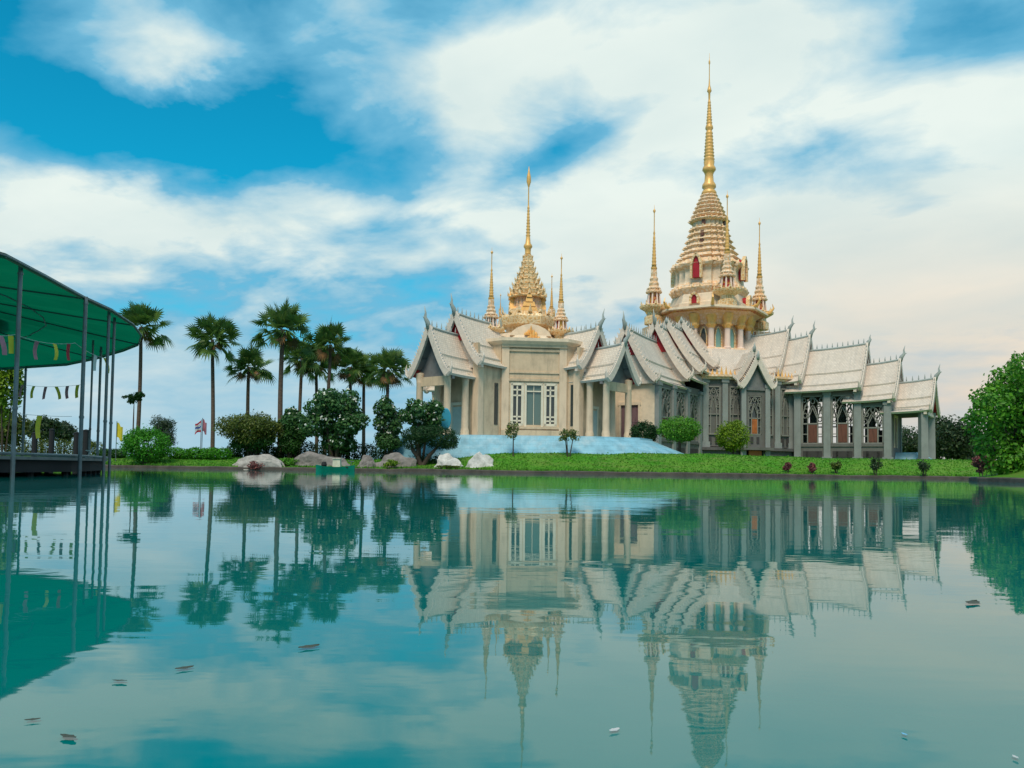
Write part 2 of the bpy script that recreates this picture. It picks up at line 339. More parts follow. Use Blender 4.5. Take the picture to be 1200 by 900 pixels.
def leafspikes(bm, cx, cy, r, z, n, h, wd, ang=0.0, mi=0, lean=0.25, sec=None):
    """ring of flame shaped antefixes standing on a tier edge"""
    for k in range(n):
        a = ang + 2*PI*k/n; e = Vector((math.cos(a), math.sin(a), 0)); t = Vector((-e.y, e.x, 0))
        p = Vector((cx, cy, z)) + e*r
        tip = bm.verts.new(p + Vector((0, 0, h)) + e*h*lean)
        b = [bm.verts.new(p + t*wd/2), bm.verts.new(p + e*wd*0.45 + Vector((0, 0, h*0.25))), bm.verts.new(p - t*wd/2), bm.verts.new(p - e*wd*0.35)]
        for i in range(4): bm.faces.new((b[i], b[(i+1) % 4], tip)).material_index = mi
        bm.faces.new(b[::-1]).material_index = mi
def pymesh(name, V, Fc, mats, parent=None, origin=None, smooth=False, mi=None):
    me = D.meshes.new(name)
    off = rootloc(parent) if parent is not None else Vector(origin if origin is not None else (0, 0, 0))
    V = np.asarray(V, dtype=float) - np.array(off)
    me.from_pydata(V.tolist(), [], Fc.tolist() if hasattr(Fc, 'tolist') else Fc); me.update()
    for m_ in (mats if isinstance(mats, (list, tuple)) else [mats]): me.materials.append(m_)
    if mi is not None: me.polygons.foreach_set('material_index', mi)
    if smooth: me.polygons.foreach_set('use_smooth', [True]*len(me.polygons))
    o = D.objects.new(name, me); C.objects.link(o)
    if parent is not None: o.parent = parent
    else: o.location = off
    ORG[o] = off
    return o
# ------------------------------------------------------------------ terrain and water
SHORE = [(-900, 90), (-120, 76), (-60, 73), (-44, 72), (-20, 71), (0, 70), (20, 70), (34, 71), (38.5, 70.4), (37.5, 66), (34, 61), (30.5, 56.5), (28.6, 52), (28.9, 48),
         (33, 43), (44, 39), (80, 33), (900, 20)]
def shore_d(x, y):
    """signed distance inland (positive on land)"""
    best = 1e9; sign = 1
    for (x0, y0), (x1, y1) in zip(SHORE, SHORE[1:]):
        vx, vy = x1-x0, y1-y0; L = vx*vx+vy*vy
        t = max(0, min(1, ((x-x0)*vx+(y-y0)*vy)/L)); qx, qy = x0+t*vx, y0+t*vy
        d = math.hypot(x-qx, y-qy)
        if d < best: best = d; sign = 1 if vx*(y-y0)-vy*(x-x0) > 0 else -1
    # points in concave corners: rely on the crossing test
    c = 0
    for (x0, y0), (x1, y1) in zip(SHORE, SHORE[1:]):
        if (x0 <= x) != (x1 <= x) and y > y0+(x-x0)/(x1-x0)*(y1-y0): c += 1
    return best if c % 2 == 1 else -best
def sstep(a, b, x):
    t = max(0, min(1, (x-a)/(b-a))); return t*t*(3-2*t)
def gz(x, y):
    d = shore_d(x, y)
    if d < 0: return max(-1.0, 0.18+d*2.5)
    top = 1.0 + 0.88*sstep(-9, 1, x) - 0.22*sstep(16, 30, x)
    z = 0.26 + (top-0.26)*sstep(0.0, 6.0, d)**0.8
    return z + 0.03*math.sin(x*0.9+y*0.3)*min(1, d)
xs = np.unique(np.concatenate([np.arange(-60, 60.1, 1.0), -60-np.geomspace(2, 3500, 24), 60+np.geomspace(2, 3500, 24)]))
ys = np.unique(np.concatenate([np.arange(30, 96, 0.7), 96+np.geomspace(2, 4000, 26)]))
V = []; idx = {}
for j, y in enumerate(ys):
    for i, x in enumerate(xs): V.append((x, y, gz(x, y)))
nx = len(xs)
Fc = [(j*nx+i, j*nx+i+1, (j+1)*nx+i+1, (j+1)*nx+i) for j in range(len(ys)-1) for i in range(nx-1)
      if max(V[j*nx+i][2], V[j*nx+i+1][2], V[(j+1)*nx+i][2], V[(j+1)*nx+i+1][2]) > -0.99]
def grass_extra(h, co, c):
    f = h.ramp(h.noise(co, 0.35, 5, 0.6), [(0.38, (0, 0, 0)), (0.68, (1, 1, 1))])
    c = h.mix(h.m('MULTIPLY', f, 0.75), c, (0.16, 0.27, 0.04))
    n = h.n('ShaderNodeMapping'); h.nt.links.new(co, n.inputs[0]); n.inputs['Scale'].default_value = (0.5, 1.6, 1)
    f2 = h.ramp(h.noise(n.outputs[0], 0.9, 6, 0.7), [(0.5, (0, 0, 0)), (0.72, (1, 1, 1))])
    return h.mix(h.m('MULTIPLY', f2, 0.7), c, (0.17, 0.15, 0.06))
M['grass'] = mat('lawn', (0.060, 0.235, 0.012), 0.85, var=0.22, vscale=2.0, bump=0.9, bscale=18, spec=0.15, extra=grass_extra)
o = pymesh('lawn', V, Fc, M['grass'], smooth=True); tag(o, kind='structure')
# real blades along the bank in view, too many to count
rs = np.random.RandomState(5)
bx_, bf = [], []
for k in range(34000):
    x = rs.uniform(-46, 47); sd = 0
    y0 = np.interp(x, [-60, -44, -20, 0, 20, 38], [73, 72, 71, 70, 70, 70.5]); y = y0 + 0.2 + rs.rand()**1.3*9
    z = gz(x, y)
    h_ = rs.uniform(0.06, 0.16); a = rs.rand()*PI; wd = rs.uniform(0.05, 0.12)
    i = len(bx_)
    bx_ += [(x-math.cos(a)*wd, y-math.sin(a)*wd, z-0.02), (x+math.cos(a)*wd, y+math.sin(a)*wd, z-0.02), (x+rs.uniform(-.06, .06), y+rs.uniform(-.06, .06), z+h_*(1.8 if rs.rand() < .01 or y-y0 < .3 else .7))]
    bf.append((i, i+1, i+2))
o = pymesh('grass', bx_, bf, mat('grass_blade', (0.075, 0.26, 0.018), 0.7, var=0.2, island=0.4, trans=0.25))
tag(o, 'short bright green grass growing on the bank of the pond', 'grass', kind='stuff')
# kerb along the water
bm = nb()
pts = []
for (x0, y0), (x1, y1) in zip(SHORE[1:-1], SHORE[2:]):
    n = max(1, int(math.hypot(x1-x0, y1-y0)/1.2))
    for k in range(n): pts.append(Vector((x0+(x1-x0)*k/n, y0+(y1-y0)*k/n, 0)))
rk = random.Random(3)
prev = None
for i, p in enumerate(pts):
    t = (pts[min(i+1, len(pts)-1)]-pts[max(i-1, 0)]).normalized(); nrm = Vector((-t.y, t.x, 0))
    j = rk.uniform(-0.06, 0.06); zt = 0.24+rk.uniform(-0.03, 0.04)
    ring = [bm.verts.new(p + nrm*(-0.22+j) + Vector((0, 0, -0.6))), bm.verts.new(p + nrm*(-0.18+j) + Vector((0, 0, zt-0.05))),
            bm.verts.new(p + nrm*(-0.1+j) + Vector((0, 0, zt))), bm.verts.new(p + nrm*0.35 + Vector((0, 0, zt+0.02))), bm.verts.new(p + nrm*0.4 + Vector((0, 0, -0.6)))]
    if prev:
        for k in range(4): bm.faces.new((prev[k], prev[k+1], ring[k+1], ring[k]))
    prev = ring
o = obj('kerb', bm, M['kerb']); tag(o, kind='structure')
# water
wm = D.materials.new('pond_water'); wm.use_nodes = True; nt = wm.node_tree; b = nt.nodes['Principled BSDF']; h = G(nt)
co = h.n('ShaderNodeTexCoord').outputs['Object']
wcol = h.ramp(h.noise(co, 0.06, 4, 0.5), [(0.3, (0.0, 0.135, 0.130)), (0.7, (0.0, 0.19, 0.180))])
nt.links.new(wcol, b.inputs['Base Color']); b.inputs['Roughness'].default_value = 0.02; b.inputs['IOR'].default_value = 1.33
mp = h.n('ShaderNodeMapping'); nt.links.new(co, mp.inputs[0]); mp.inputs['Scale'].default_value = (0.5, 1.0, 1); mp.inputs['Rotation'].default_value = (0, 0, 0.12)
w1 = h.noise(mp.outputs[0], 1.6, 3, 0.5, 0.4); w2 = h.noise(mp.outputs[0], 0.35, 2, 0.5)
patch = h.ramp(h.noise(co, 0.05, 3, 0.5), [(0.35, (0.25,)*3), (0.7, (1.0,)*3)])
bn = h.n('ShaderNodeBump'); bn.inputs['Distance'].default_value = 0.02; bn.inputs['Strength'].default_value = 0.27
nt.links.new(h.m('MULTIPLY', h.m('ADD', h.m('ADD', w1, h.m('MULTIPLY', h.noise(mp.outputs[0], 5.0, 3, 0.5, 0.3), 0.22)), h.m('MULTIPLY', w2, 1.5)), patch), bn.inputs['Height']); nt.links.new(bn.outputs[0], b.inputs['Normal'])
bm = nb(); vs = [bm.verts.new(p) for p in ((-2500, -300, 0), (2500, -300, 0), (2500, 120, 0), (-2500, 120, 0))]; bm.faces.new(vs)
o = obj('water', bm, wm); tag(o, kind='structure')

# ------------------------------------------------------------------ temple kit
def V2(d): return Vector((d[0], d[1], 0))
def roof_section(w, zr, ze, steps=(0.52, 0.80), drop=0.22, n=14):
    """outer half profile from ridge to eave: list of (lateral, z, slope length); concave and stepped like lapped tile skirts"""
    out = []; L = 0; last = None
    cuts = list(steps); dropt = 0
    vs = [i/n for i in range(n+1)]
    H = zr-ze-drop*len(cuts)
    def pt(v): return w*v, zr - H*(1-(1-v)**1.35) - dropt
    for a, b_ in zip(vs, vs[1:]):
        x, z = pt(a)
        if last: L += math.hypot(x-last[0], z-last[1])
        out.append((x, z, L)); last = (x, z)
        for c in list(cuts):
            if a < c <= b_:
                x, z = pt(c); L += math.hypot(x-last[0], z-last[1]); out.append((x+0.10, z+0.02, L)); cuts.remove(c)
                dropt += drop; x, z = pt(c); L += drop; out.append((x+0.06, z, L)); last = (x, z)
    x, z = pt(1.0); L += math.hypot(x-last[0], z-last[1]); out.append((x, z, L))
    return out
def roof_tier(root, O, Dd, s0, s1, zr, ze, w, rmat, lift=0.5, gable='red', drop=0.22, crest=True, steps=(0.52, 0.80), chofa=1.0, barge=True, flare=0.0, inner=0.0):
    O = V2(O); Dd = V2(Dd).normalized(); Pp = Vector((-Dd.y, Dd.x, 0))
    sec = roof_section(w, zr, ze, steps, drop)
    NS = 8
    def pos(s, x, z, side):
        t = (s-s0)/(s1-s0); up = lift*t**2.2*(1-0.45*x/w) + inner*(1-t)**2
        return O + Dd*s + Pp*(x*side) + Vector((0, 0, z+up))
    bm = nb(); uvl = bm.loops.layers.uv.new('UVMap')
    for side in (1, -1):
        rows = []
        for i in range(NS+1):
            s = s0+(s1-s0)*i/NS
            top = [bm.verts.new(pos(s, x, z, side)) for x, z, L in sec]
            low = [bm.verts.new(pos(s, max(0, x-0.16), z-0.20, side)) for x, z, L in sec]
            rows.append((s, top, low))
        for (sa, ta, la), (sb, tb, lb) in zip(rows, rows[1:]):
            for k in range(len(sec)-1):
                f = bm.faces.new((ta[k], ta[k+1], tb[k+1], tb[k])); 
                for lp, (ss, LL) in zip(f.loops, ((sa, sec[k][2]), (sa, sec[k+1][2]), (sb, sec[k+1][2]), (sb, sec[k][2]))): lp[uvl].uv = (ss, LL)
                f = bm.faces.new((lb[k], lb[k+1], la[k+1], la[k])); f.material_index = 1 if (gable == 'red' or sec[k][0] > .72*w) else 3
            f = bm.faces.new((ta[-1], la[-1], lb[-1], tb[-1])); f.material_index = 2
        for (s, t_, l_), rev in ((rows[0], 0), (rows[-1], 1)):
            for k in range(len(sec)-1):
                f = bm.faces.new((t_[k], t_[k+1], l_[k+1], l_[k])); f.material_index = 2
    me_o = obj('roof', bm, [rmat, M['red'], M['white'], M['pedi']], root)
    # the recalculated normals are unreliable on two sided strips but the materials are two sided
    if barge:
        bm = nb(); secb = roof_section(w+0.02, zr, ze, (), 0.0, 16)
        zoff = lambda x: -drop*((x/w > steps[0])+(len(steps) > 1 and x/w > steps[1]))*0.9 if steps else 0
        for side in (1, -1):
            ra = []
            for i, (x, z, L) in enumerate(secb):
                zz = zr-(zr-ze)*(1-(1-x/(w+0.02))**1.35) if x < w+0.02 else ze
                q = pos(s1, x, zz, side); up = Vector((0, 0, 0.18)); dn = Vector((0, 0, -0.42)); e = Dd
                nrm = Pp*side*0.22
                ra.append([bm.verts.new(q+up+nrm-e*0.12), bm.verts.new(q+up+nrm+e*0.16), bm.verts.new(q+dn-nrm*0.6+e*0.16), bm.verts.new(q+dn-nrm*0.6-e*0.12)])
            for a_, b_ in zip(ra, ra[1:]):
                for k in range(4): bm.faces.new((a_[k], a_[(k+1) % 4], b_[(k+1) % 4], b_[k]))
            bm.faces.new(ra[0][::-1]); bm.faces.new(ra[-1])
            for i in range(1, len(ra)-1):     # leaf teeth along the rake
                a_, b_ = ra[i][0].co.copy(), ra[i][1].co.copy(); nx_ = ra[i+1][1].co.copy()
                m_ = (a_+b_)/2; tip = m_ + Pp*side*0.34 + Vector((0, 0, 0.30))
                v1, v2, v3 = bm.verts.new(m_-Dd*0.05), bm.verts.new(m_+Dd*0.05), bm.verts.new((nx_+m_)/2); v4 = bm.verts.new(tip)
                bm.faces.new((v1, v2, v4)); bm.faces.new((v2, v3, v4)); bm.faces.new((v3, v1, v4))
            # tail finial curling up at the eave
            e0 = pos(s1, w, ze, side)
            tube(bm, [e0+Dd*0.02+Vector((0, 0, -0.25)), e0+Pp*side*0.35+Vector((0, 0, 0.05)), e0+Pp*side*0.52+Vector((0, 0, 0.55)), e0+Pp*side*0.42+Vector((0, 0, 1.05))], [0.22, 0.2, 0.10, 0.02], 6)
        obj('bargeboard', bm, M['white'], me_o)
    if chofa:
        bm = nb(); q = pos(s1, 0, zr, 1); c_ = chofa*.88
        tube(bm, [q+Dd*0.0+Vector((0, 0, -0.2)), q+Dd*0.22*c_+Vector((0, 0, 0.45*c_)), q+Dd*0.62*c_+Vector((0, 0, 0.95*c_)), q+Dd*0.55*c_+Vector((0, 0, 1.5*c_)), q+Dd*0.75*c_+Vector((0, 0, 2.2*c_))],
             [0.26, 0.24, 0.17, 0.09, 0.02], 7)
        tube(bm, [q+Dd*0.45*c_+Vector((0, 0, 0.85*c_)), q+Dd*0.98*c_+Vector((0, 0, 1.0*c_))], [0.12, 0.02], 5)
        obj('chofa_finial', bm, M['finial'], me_o, smooth=True)
    if crest:
        bm = nb(); n = max(3, int((s1-s0)/0.62))
        for i in range(n):
            s = s0+0.3+(s1-s0-0.7)*i/(n-1); q = pos(s, 0, zr, 1)
            tube(bm, [q+Vector((0, 0, -0.1)), q+Vector((0, 0, 0.22)), q+Vector((0, 0, 0.30)), q+Vector((0, 0, 0.78))], [0.07, 0.05, 0.085, 0.012], 5)
        # ridge tile
        L = [pos(s0+(s1-s0)*i/NS, 0, zr+0.05, 1) for i in range(NS+1)]
        tube(bm, L, 0.14, 6)
        obj('ridge_crest', bm, M['finial'], me_o)
    if gable:
        bm = nb(); sg = s1-(0.95 if gable == 'grey' and w > 2.4 else 0.55)
        ptsr = [pos(sg, max(0, x-0.1), z-0.18, 1) for x, z, L in sec]; ptsl = [pos(sg, max(0, x-0.1), z-0.18, -1) for x, z, L in sec]
        loop = ptsr[::-1]+ptsl[1:]
        # front face set in strips (concave outline)
        for i in range(len(sec)-1):
            a_, b_ = ptsr[i], ptsr[i+1]; c_, d_ = ptsl[i+1], ptsl[i]
            vs_ = [bm.verts.new(p) for p in (a_, b_, c_, d_)]; bm.faces.new(vs_)
            vs_ = [bm.verts.new(p-Dd*0.12) for p in (a_, b_, c_, d_)]; bm.faces.new(vs_[::-1])
        zb = ptsr[-1].z; 
        box(bm, O+Dd*(sg-0.05)+Vector((0, 0, zb-0.3)), 0.34, 2*w-0.3, 0.34, Dd)
        bmesh.ops.remove_doubles(bm, verts=bm.verts, dist=0.0005)
        gm = {'red': M['white'], 'grey': M['pedi'], 'cream': M['cream']}[gable]
        obj('pediment', bm, gm, me_o)
        if gable == 'red':
            bm = nb(); kk = max(3, int(len(sec)*0.36))
            for i in range(kk):
                for sgn in (0.03,):
                    a_, b_, c_, d_ = [p+Dd*sgn for p in (ptsr[i], ptsr[i+1], ptsl[i+1], ptsl[i])]
                    bm.faces.new([bm.verts.new(p) for p in (a_, b_, c_, d_)]); bm.faces.new([bm.verts.new(p+Dd*.1) for p in (d_, c_, b_, a_)])
            bmesh.ops.remove_doubles(bm, verts=bm.verts, dist=0.0005); obj('gable_panel', bm, M['red'], me_o)
    return me_o
def wall_quad(bm, a, b, z0, z1, th=0.3, mi=0):
    a = V2(a); b = V2(b); d = (b-a); L = d.length; d.normalize(); m_ = (a+b)/2
    box(bm, (m_.x, m_.y, z0), L, th, z1-z0, d, mi)
def column(root, x, y, z0, z1, r, m_, cap=None, sq=False, name='column'):
    bm = nb()
    if sq:
        box(bm, (x, y, z0), 2.7*r, 2.7*r, 0.5); box(bm, (x, y, z0+0.5), 2*r, 2*r, z1-z0-0.9, taper=0.94); box(bm, (x, y, z1-0.4), 2.3*r, 2.3*r, 0.4)
    else:
        lathe(bm, x, y, [(1.35*r, z0), (1.35*r, z0+0.25), (1.15*r, z0+0.4), (1.22*r, z0+0.62), (1.05*r, z0+0.8), (r, z0+0.95), (0.92*r, z1-1.0), (0.98*r, z1-0.95), (0.92*r, z1-0.85), (1.1*r, z1-0.45), (1.25*r, z1-0.1), (1.25*r, z1)], 'round', n=20)
    o = obj(name, bm, m_, root, smooth=not sq); 
    if not sq: 
        for p in o.data.polygons: p.use_smooth = True
    return o
def arch_pts(w, z0, zs, za, n=8):
    """pointed arch outline from left foot to right foot; zs spring height, za apex"""
    pts = [(-w/2, z0), (-w/2, zs)]
    for i in range(1, n+1):
        t = i/n; pts.append((-w/2*(1-t)**1.0*math.cos(t*0.25) if t < 1 else 0, zs+(za-zs)*math.sin(t*PI/2)**0.85))
    return pts + [(-x, z) for x, z in pts[-2::-1]]
def bar(bm, A, Bp, th, dep, N, mi=0):
    """flat bar from A to B, th wide in the plane, dep deep along N"""
    A = Vector(A); Bp = Vector(Bp); d = (Bp-A)
    if d.length < 1e-4: return
    d.normalize(); q = d.cross(N).normalized()*th/2; nn = N*dep/2
    A = A-d*th*0.3; Bp = Bp+d*th*0.3
    vs = [bm.verts.new(p) for p in (A-q-nn, A+q-nn, A+q+nn, A-q+nn, Bp-q-nn, Bp+q-nn, Bp+q+nn, Bp-q+nn)]
    for f in ((3, 2, 1, 0), (4, 5, 6, 7), (0, 1, 5, 4), (1, 2, 6, 5), (2, 3, 7, 6), (3, 0, 4, 7)): bm.faces.new([vs[i] for i in f]).material_index = mi
def gothic_window(root, c, X, wd, z0, z1, th=0.12, glass=None, panel=None, fm=None, style=0, open_=False):
    """traceried window in the plane through c (xy) with horizontal axis X; frame > tracery, pane, shutter"""
    X = V2(X).normalized(); N = Vector((X.y, -X.x, 0)); c = V2(c); fm = fm or M['trace']
    H = z1-z0
    def q(u, z, off=0): return c+X*u+Vector((0, 0, z))+N*off
    bm = nb()
    for a, b_ in (((-wd/2, z0), (wd/2, z0)), ((-wd/2, z1), (wd/2, z1)), ((-wd/2, z0), (-wd/2, z1)), ((wd/2, z0), (wd/2, z1))):
        bar(bm, q(*a), q(*b_), th*1.5, 0.26, N)
    fr = obj('window', bm, fm, root)
    bm = nb()
    zt = z0+H*0.42
    bar(bm, q(-wd/2, zt), q(wd/2, zt), th*1.2, 0.18, N)
    for w_, za in ((wd*0.94, z1-0.15), (wd*0.46, z0+H*0.80)):
        ap = arch_pts(w_, zt, zt+(za-zt)*0.35, za)
        for a, b_ in zip(ap, ap[1:]): bar(bm, q(*a, 0.02), q(*b_, 0.02), th, 0.14, N)
    for s_ in (-1, 1):     # side rings and lozenges
        for (uu, zz, rr) in ((s_*wd*0.36, zt+(z1-zt)*0.30, wd*0.10), (s_*wd*0.30, zt+(z1-zt)*0.62, wd*0.09), (s_*wd*0.40, zt+(z1-zt)*0.86, wd*0.08)):
            pr = [(uu+rr*math.cos(k*PI/3), zz+rr*1.35*math.sin(k*PI/3)) for k in range(7)]
            for a, b_ in zip(pr, pr[1:]): bar(bm, q(*a), q(*b_), th*0.7, 0.1, N)
        bar(bm, q(s_*wd*0.24, zt), q(s_*wd*0.24, z0), th, 0.14, N)
        bar(bm, q(s_*wd*0.24, z0+H*0.2), q(s_*wd*0.5, z0+H*0.2), th*0.8, 0.12, N)
        bar(bm, q(0, zt+(z1-zt)*0.58), q(s_*wd*0.2, zt+(z1-zt)*0.2), th*0.6, 0.1, N)
    pr = [(wd*0.1*math.cos(k*PI/4), zt+(z1-zt)*0.82+wd*0.13*math.sin(k*PI/4)) for k in range(9)]
    for a, b_ in zip(pr, pr[1:]): bar(bm, q(*a), q(*b_), th*0.8, 0.12, N)
    obj('tracery', bm, fm, fr)
    if not open_:
        bm = nb(); box(bm, q(0, z0, -0.16), wd, 0.06, H, X); obj('pane', bm, glass or M['glass'], fr)
    if panel:
        bm = nb(); ph = H*0.40; box(bm, q(0, z0+0.05, 0.0), wd*0.44, 0.10, ph, X)
        for s_ in (-1, 1): box(bm, q(s_*wd*0.11, z0+0.2, 0.07), wd*0.15, 0.06, ph-0.4, X)
        obj('shutter', bm, panel, fr)
    return fr
def antefix_box(root, c, X, wd, h, z, name='crest', m_=None):
    """row of flame leaves on a cornice"""
    X = V2(X).normalized(); c = V2(c); bm = nb(); n = max(2, int(wd/0.55))
    for i in range(n):
        u = -wd/2+wd*(i+0.5)/n; hh = h*(1.5 if i in (0, n-1) else 1.0)
        p = c+X*u+Vector((0, 0, z)); a = [bm.verts.new(p-X*0.2), bm.verts.new(p+Vector((-X.y, X.x, 0))*0.12), bm.verts.new(p+X*0.2), bm.verts.new(p-Vector((-X.y, X.x, 0))*0.12)]
        t_ = bm.verts.new(p+Vector((0, 0, hh)))
        for k in range(4): bm.faces.new((a[k], a[(k+1) % 4], t_))
    return obj(name, bm, m_ or M['goldp'], root)
def small_spire(root, x, y, zb, zt, r, label=None, cage=True):
    """corner spire: flared tray, little cage, tiered bell and ringed needle"""
    H = zt-zb; bm = nb(); f = lambda t: zb+H*t
    prof = [(r*1.0, f(0)), (r*1.0, f(.06)), (r*0.75, f(.075)), (r*0.72, f(.10)), (r*1.5, f(.135)), (r*1.55, f(.15)), (r*0.95, f(.165))]
    lathe(bm, x, y, prof, 'red', PI/4)
    leafspikes(bm, x, y, r*1.35, f(.15), 8, H*.045, r*.5)
    sp_ = obj('corner_spire', bm, M['gold'], root)
    bm = nb(); lathe(bm, x, y, [(r*0.5, f(.163)), (r*0.5, f(.26))], 'oct'); obj('core', bm, M['redgold'], sp_)
    bm = nb()
    for k in range(8):
        a = PI/8+k*PI/4; tube(bm, [(x+r*.8*math.cos(a), y+r*.8*math.sin(a), f(.163)), (x+r*.62*math.cos(a), y+r*.62*math.sin(a), f(.262))], r*.10, 5)
    obj('cage', bm, M['pink'], sp_)
    bm = nb()
    lathe(bm, x, y, [(r*.85, f(.26)), (r*.9, f(.27)), (r*.62, f(.285)), (r*.72, f(.295)), (r*.74, f(.30)), (r*.5, f(.32)), (r*.56, f(.34)), (r*.40, f(.36)), (r*.46, f(.38)), (r*.32, f(.40)), (r*.34, f(.43)), (r*.30, f(.46))], 'red', PI/4)
    leafspikes(bm, x, y, r*.75, f(.27), 8, H*.03, r*.3)
    obj('bell', bm, M['creamgold'], sp_)
    bm = nb()
    pr = [(r*.30, f(.455)), (r*.38, f(.47)), (r*.24, f(.49))]
    for i in range(9):
        t = .49+i*.028; rr = r*(.26-.017*i); pr += [(rr, f(t)), (rr*1.18, f(t+.008)), (rr*.86, f(t+.02))]
    pr += [(r*.085, f(.75)), (r*.13, f(.76)), (r*.06, f(.78)), (r*.05, f(.93)), (r*.16, f(.945)), (r*.14, f(.955)), (r*.03, f(.965)), (r*.012, f(1.0))]
    lathe(bm, x, y, pr, 'round', n=12); obj('needle', bm, M['goldp'], sp_, smooth=True)
    return sp_

# ------------------------------------------------------------------ small temple (left)
K = 0.93                                                    # brought nearer along the line of sight
c1 = P(616, 500, 101*K); C1 = (c1.x, c1.y); FL = 3.38
r1 = thing('small_temple', 'cream temple hall with gilded central spire standing on the blue terrace', 'temple', (C1[0], C1[1], FL))
L1 = Vector((-.64, -.77, 0)).normalized(); R1 = Vector((.77, -.64, 0)).normalized()
Fd = (L1+R1).normalized(); Fp = Vector((-Fd.y, Fd.x, 0))       # faces the camera
O1 = Vector((C1[0], C1[1], 0))
def pt1(s, u, Dd=None):
    Dd = Dd or Fd; Pq = Vector((-Dd.y, Dd.x, 0)); return O1+Dd*s+Pq*u
aC, hC = 7.4, 3.3
oct_pts = []
for Dd in (Fd, R1, -L1.copy(), -Fd.copy()): pass
corners = []
for k in range(4):
    a = k*PI/2; rot = Matrix.Rotation(a, 3, 'Z'); d = rot @ Fd; p_ = Vector((-d.y, d.x, 0))
    corners += [O1+d*aC-p_*hC, O1+d*aC+p_*hC]
WT = 13.0
# front chamfer wall with window openings is built in pieces; the others are plain
bm = nb()
def body_panels(bm, d, skip=False):
    p_ = Vector((-d.y, d.x, 0)); m_ = O1+d*(aC-0.15)
    if not skip: wall_quad(bm, m_-p_*hC, m_+p_*hC, FL, WT, 0.3); return
    holes = [(-2.25, -1.15), (-0.85, 0.85), (1.15, 2.25)]; z0, z1 = FL+1.45, FL+5.6
    x = -hC
    for a_, b_ in holes: wall_quad(bm, m_+p_*x, m_+p_*a_, z0, z1, 0.3); x = b_
    wall_quad(bm, m_+p_*x, m_+p_*hC, z0, z1, 0.3)
    wall_quad(bm, m_-p_*hC, m_+p_*hC, FL, z0, 0.3); wall_quad(bm, m_-p_*hC, m_+p_*hC, z1, WT, 0.3)
for k in range(4):
    d = Matrix.Rotation(k*PI/2, 3, 'Z') @ Fd; body_panels(bm, d, k == 0)
for k in range(4):
    a_, b_ = corners[2*k+1], corners[(2*k+2) % 8]; wall_quad(bm, a_, b_, FL, WT, 0.3)
obj('wall', bm, M['cream'], r1)
bm = nb()                                                    # mouldings on the front face and corner pilasters
m_ = O1+Fd*(aC+0.03)
for z, hgt, ex in ((FL, 0.9, 0.22), (FL+1.05, 0.22, 0.14), (FL+5.9, 0.25, 0.12), (FL+6.7, 0.16, 0.08), (WT-0.7, 0.25, 0.12), (WT-0.3, 0.3, 0.28)):
    bm = nb(); wall_quad(bm, m_-Fp*(hC+0.05), m_+Fp*(hC+0.05), z, z+hgt, ex*2); obj('moulding', bm, M['cream'], r1)
for s_ in (-1, 1):
    bm = nb(); box(bm, O1+Fd*(aC-0.1)+Fp*s_*(hC-0.35)+Vector((0, 0, FL+0.9)), 0.55, 0.75, WT-FL-1.2, Fd); obj('pilaster', bm, M['column'], r1)
# windows
def grid_window(root, c, X, wd, z0, z1, cols, rows, glass, fm, th=0.09):
    X = V2(X).normalized(); N = Vector((X.y, -X.x, 0)); c = V2(c)
    bm = nb(); q = lambda u, z, o=0: c+X*u+Vector((0, 0, z))+N*o
    for u in [-wd/2, wd/2]: bar(bm, q(u, z0), q(u, z1), th*1.8, 0.3, N)
    for z in (z0, z1): bar(bm, q(-wd/2, z), q(wd/2, z), th*1.8, 0.3, N)
    for i in range(1, cols): bar(bm, q(-wd/2+wd*i/cols, z0), q(-wd/2+wd*i/cols, z1), th, 0.14, N)
    for t in rows: bar(bm, q(-wd/2, z0+(z1-z0)*t), q(wd/2, z0+(z1-z0)*t), th, 0.14, N)
    fr = obj('window', bm, fm, root); bm = nb(); box(bm, q(0, z0, -0.12), wd, 0.05, z1-z0, X); obj('pane', bm, glass, fr); return fr
mf = O1+Fd*(aC-0.12)
grid_window(r1, mf-Fp*1.7, Fp, 1.1, FL+1.45, FL+5.6, 2, (.1, .2, .72, .86), M['glass'], M['tracewarm'], 0.15)
grid_window(r1, mf+Fp*1.7, Fp, 1.1, FL+1.45, FL+5.6, 2, (.1, .2, .72, .86), M['glass'], M['tracewarm'], 0.15)
gw = grid_window(r1, mf, Fp, 1.7, FL+1.1, FL+5.6, 1, (.84,), glass_mat('reflective_glass', (0.10, 0.16, 0.14)), M['tracewarm'], 0.12)
bm = nb(); box(bm, mf+Vector((0, 0, FL+1.2))-Fd*0.02, 0.07, 0.06, 4.3, Fd); obj('mullion', bm, M['tracewarm'], gw)
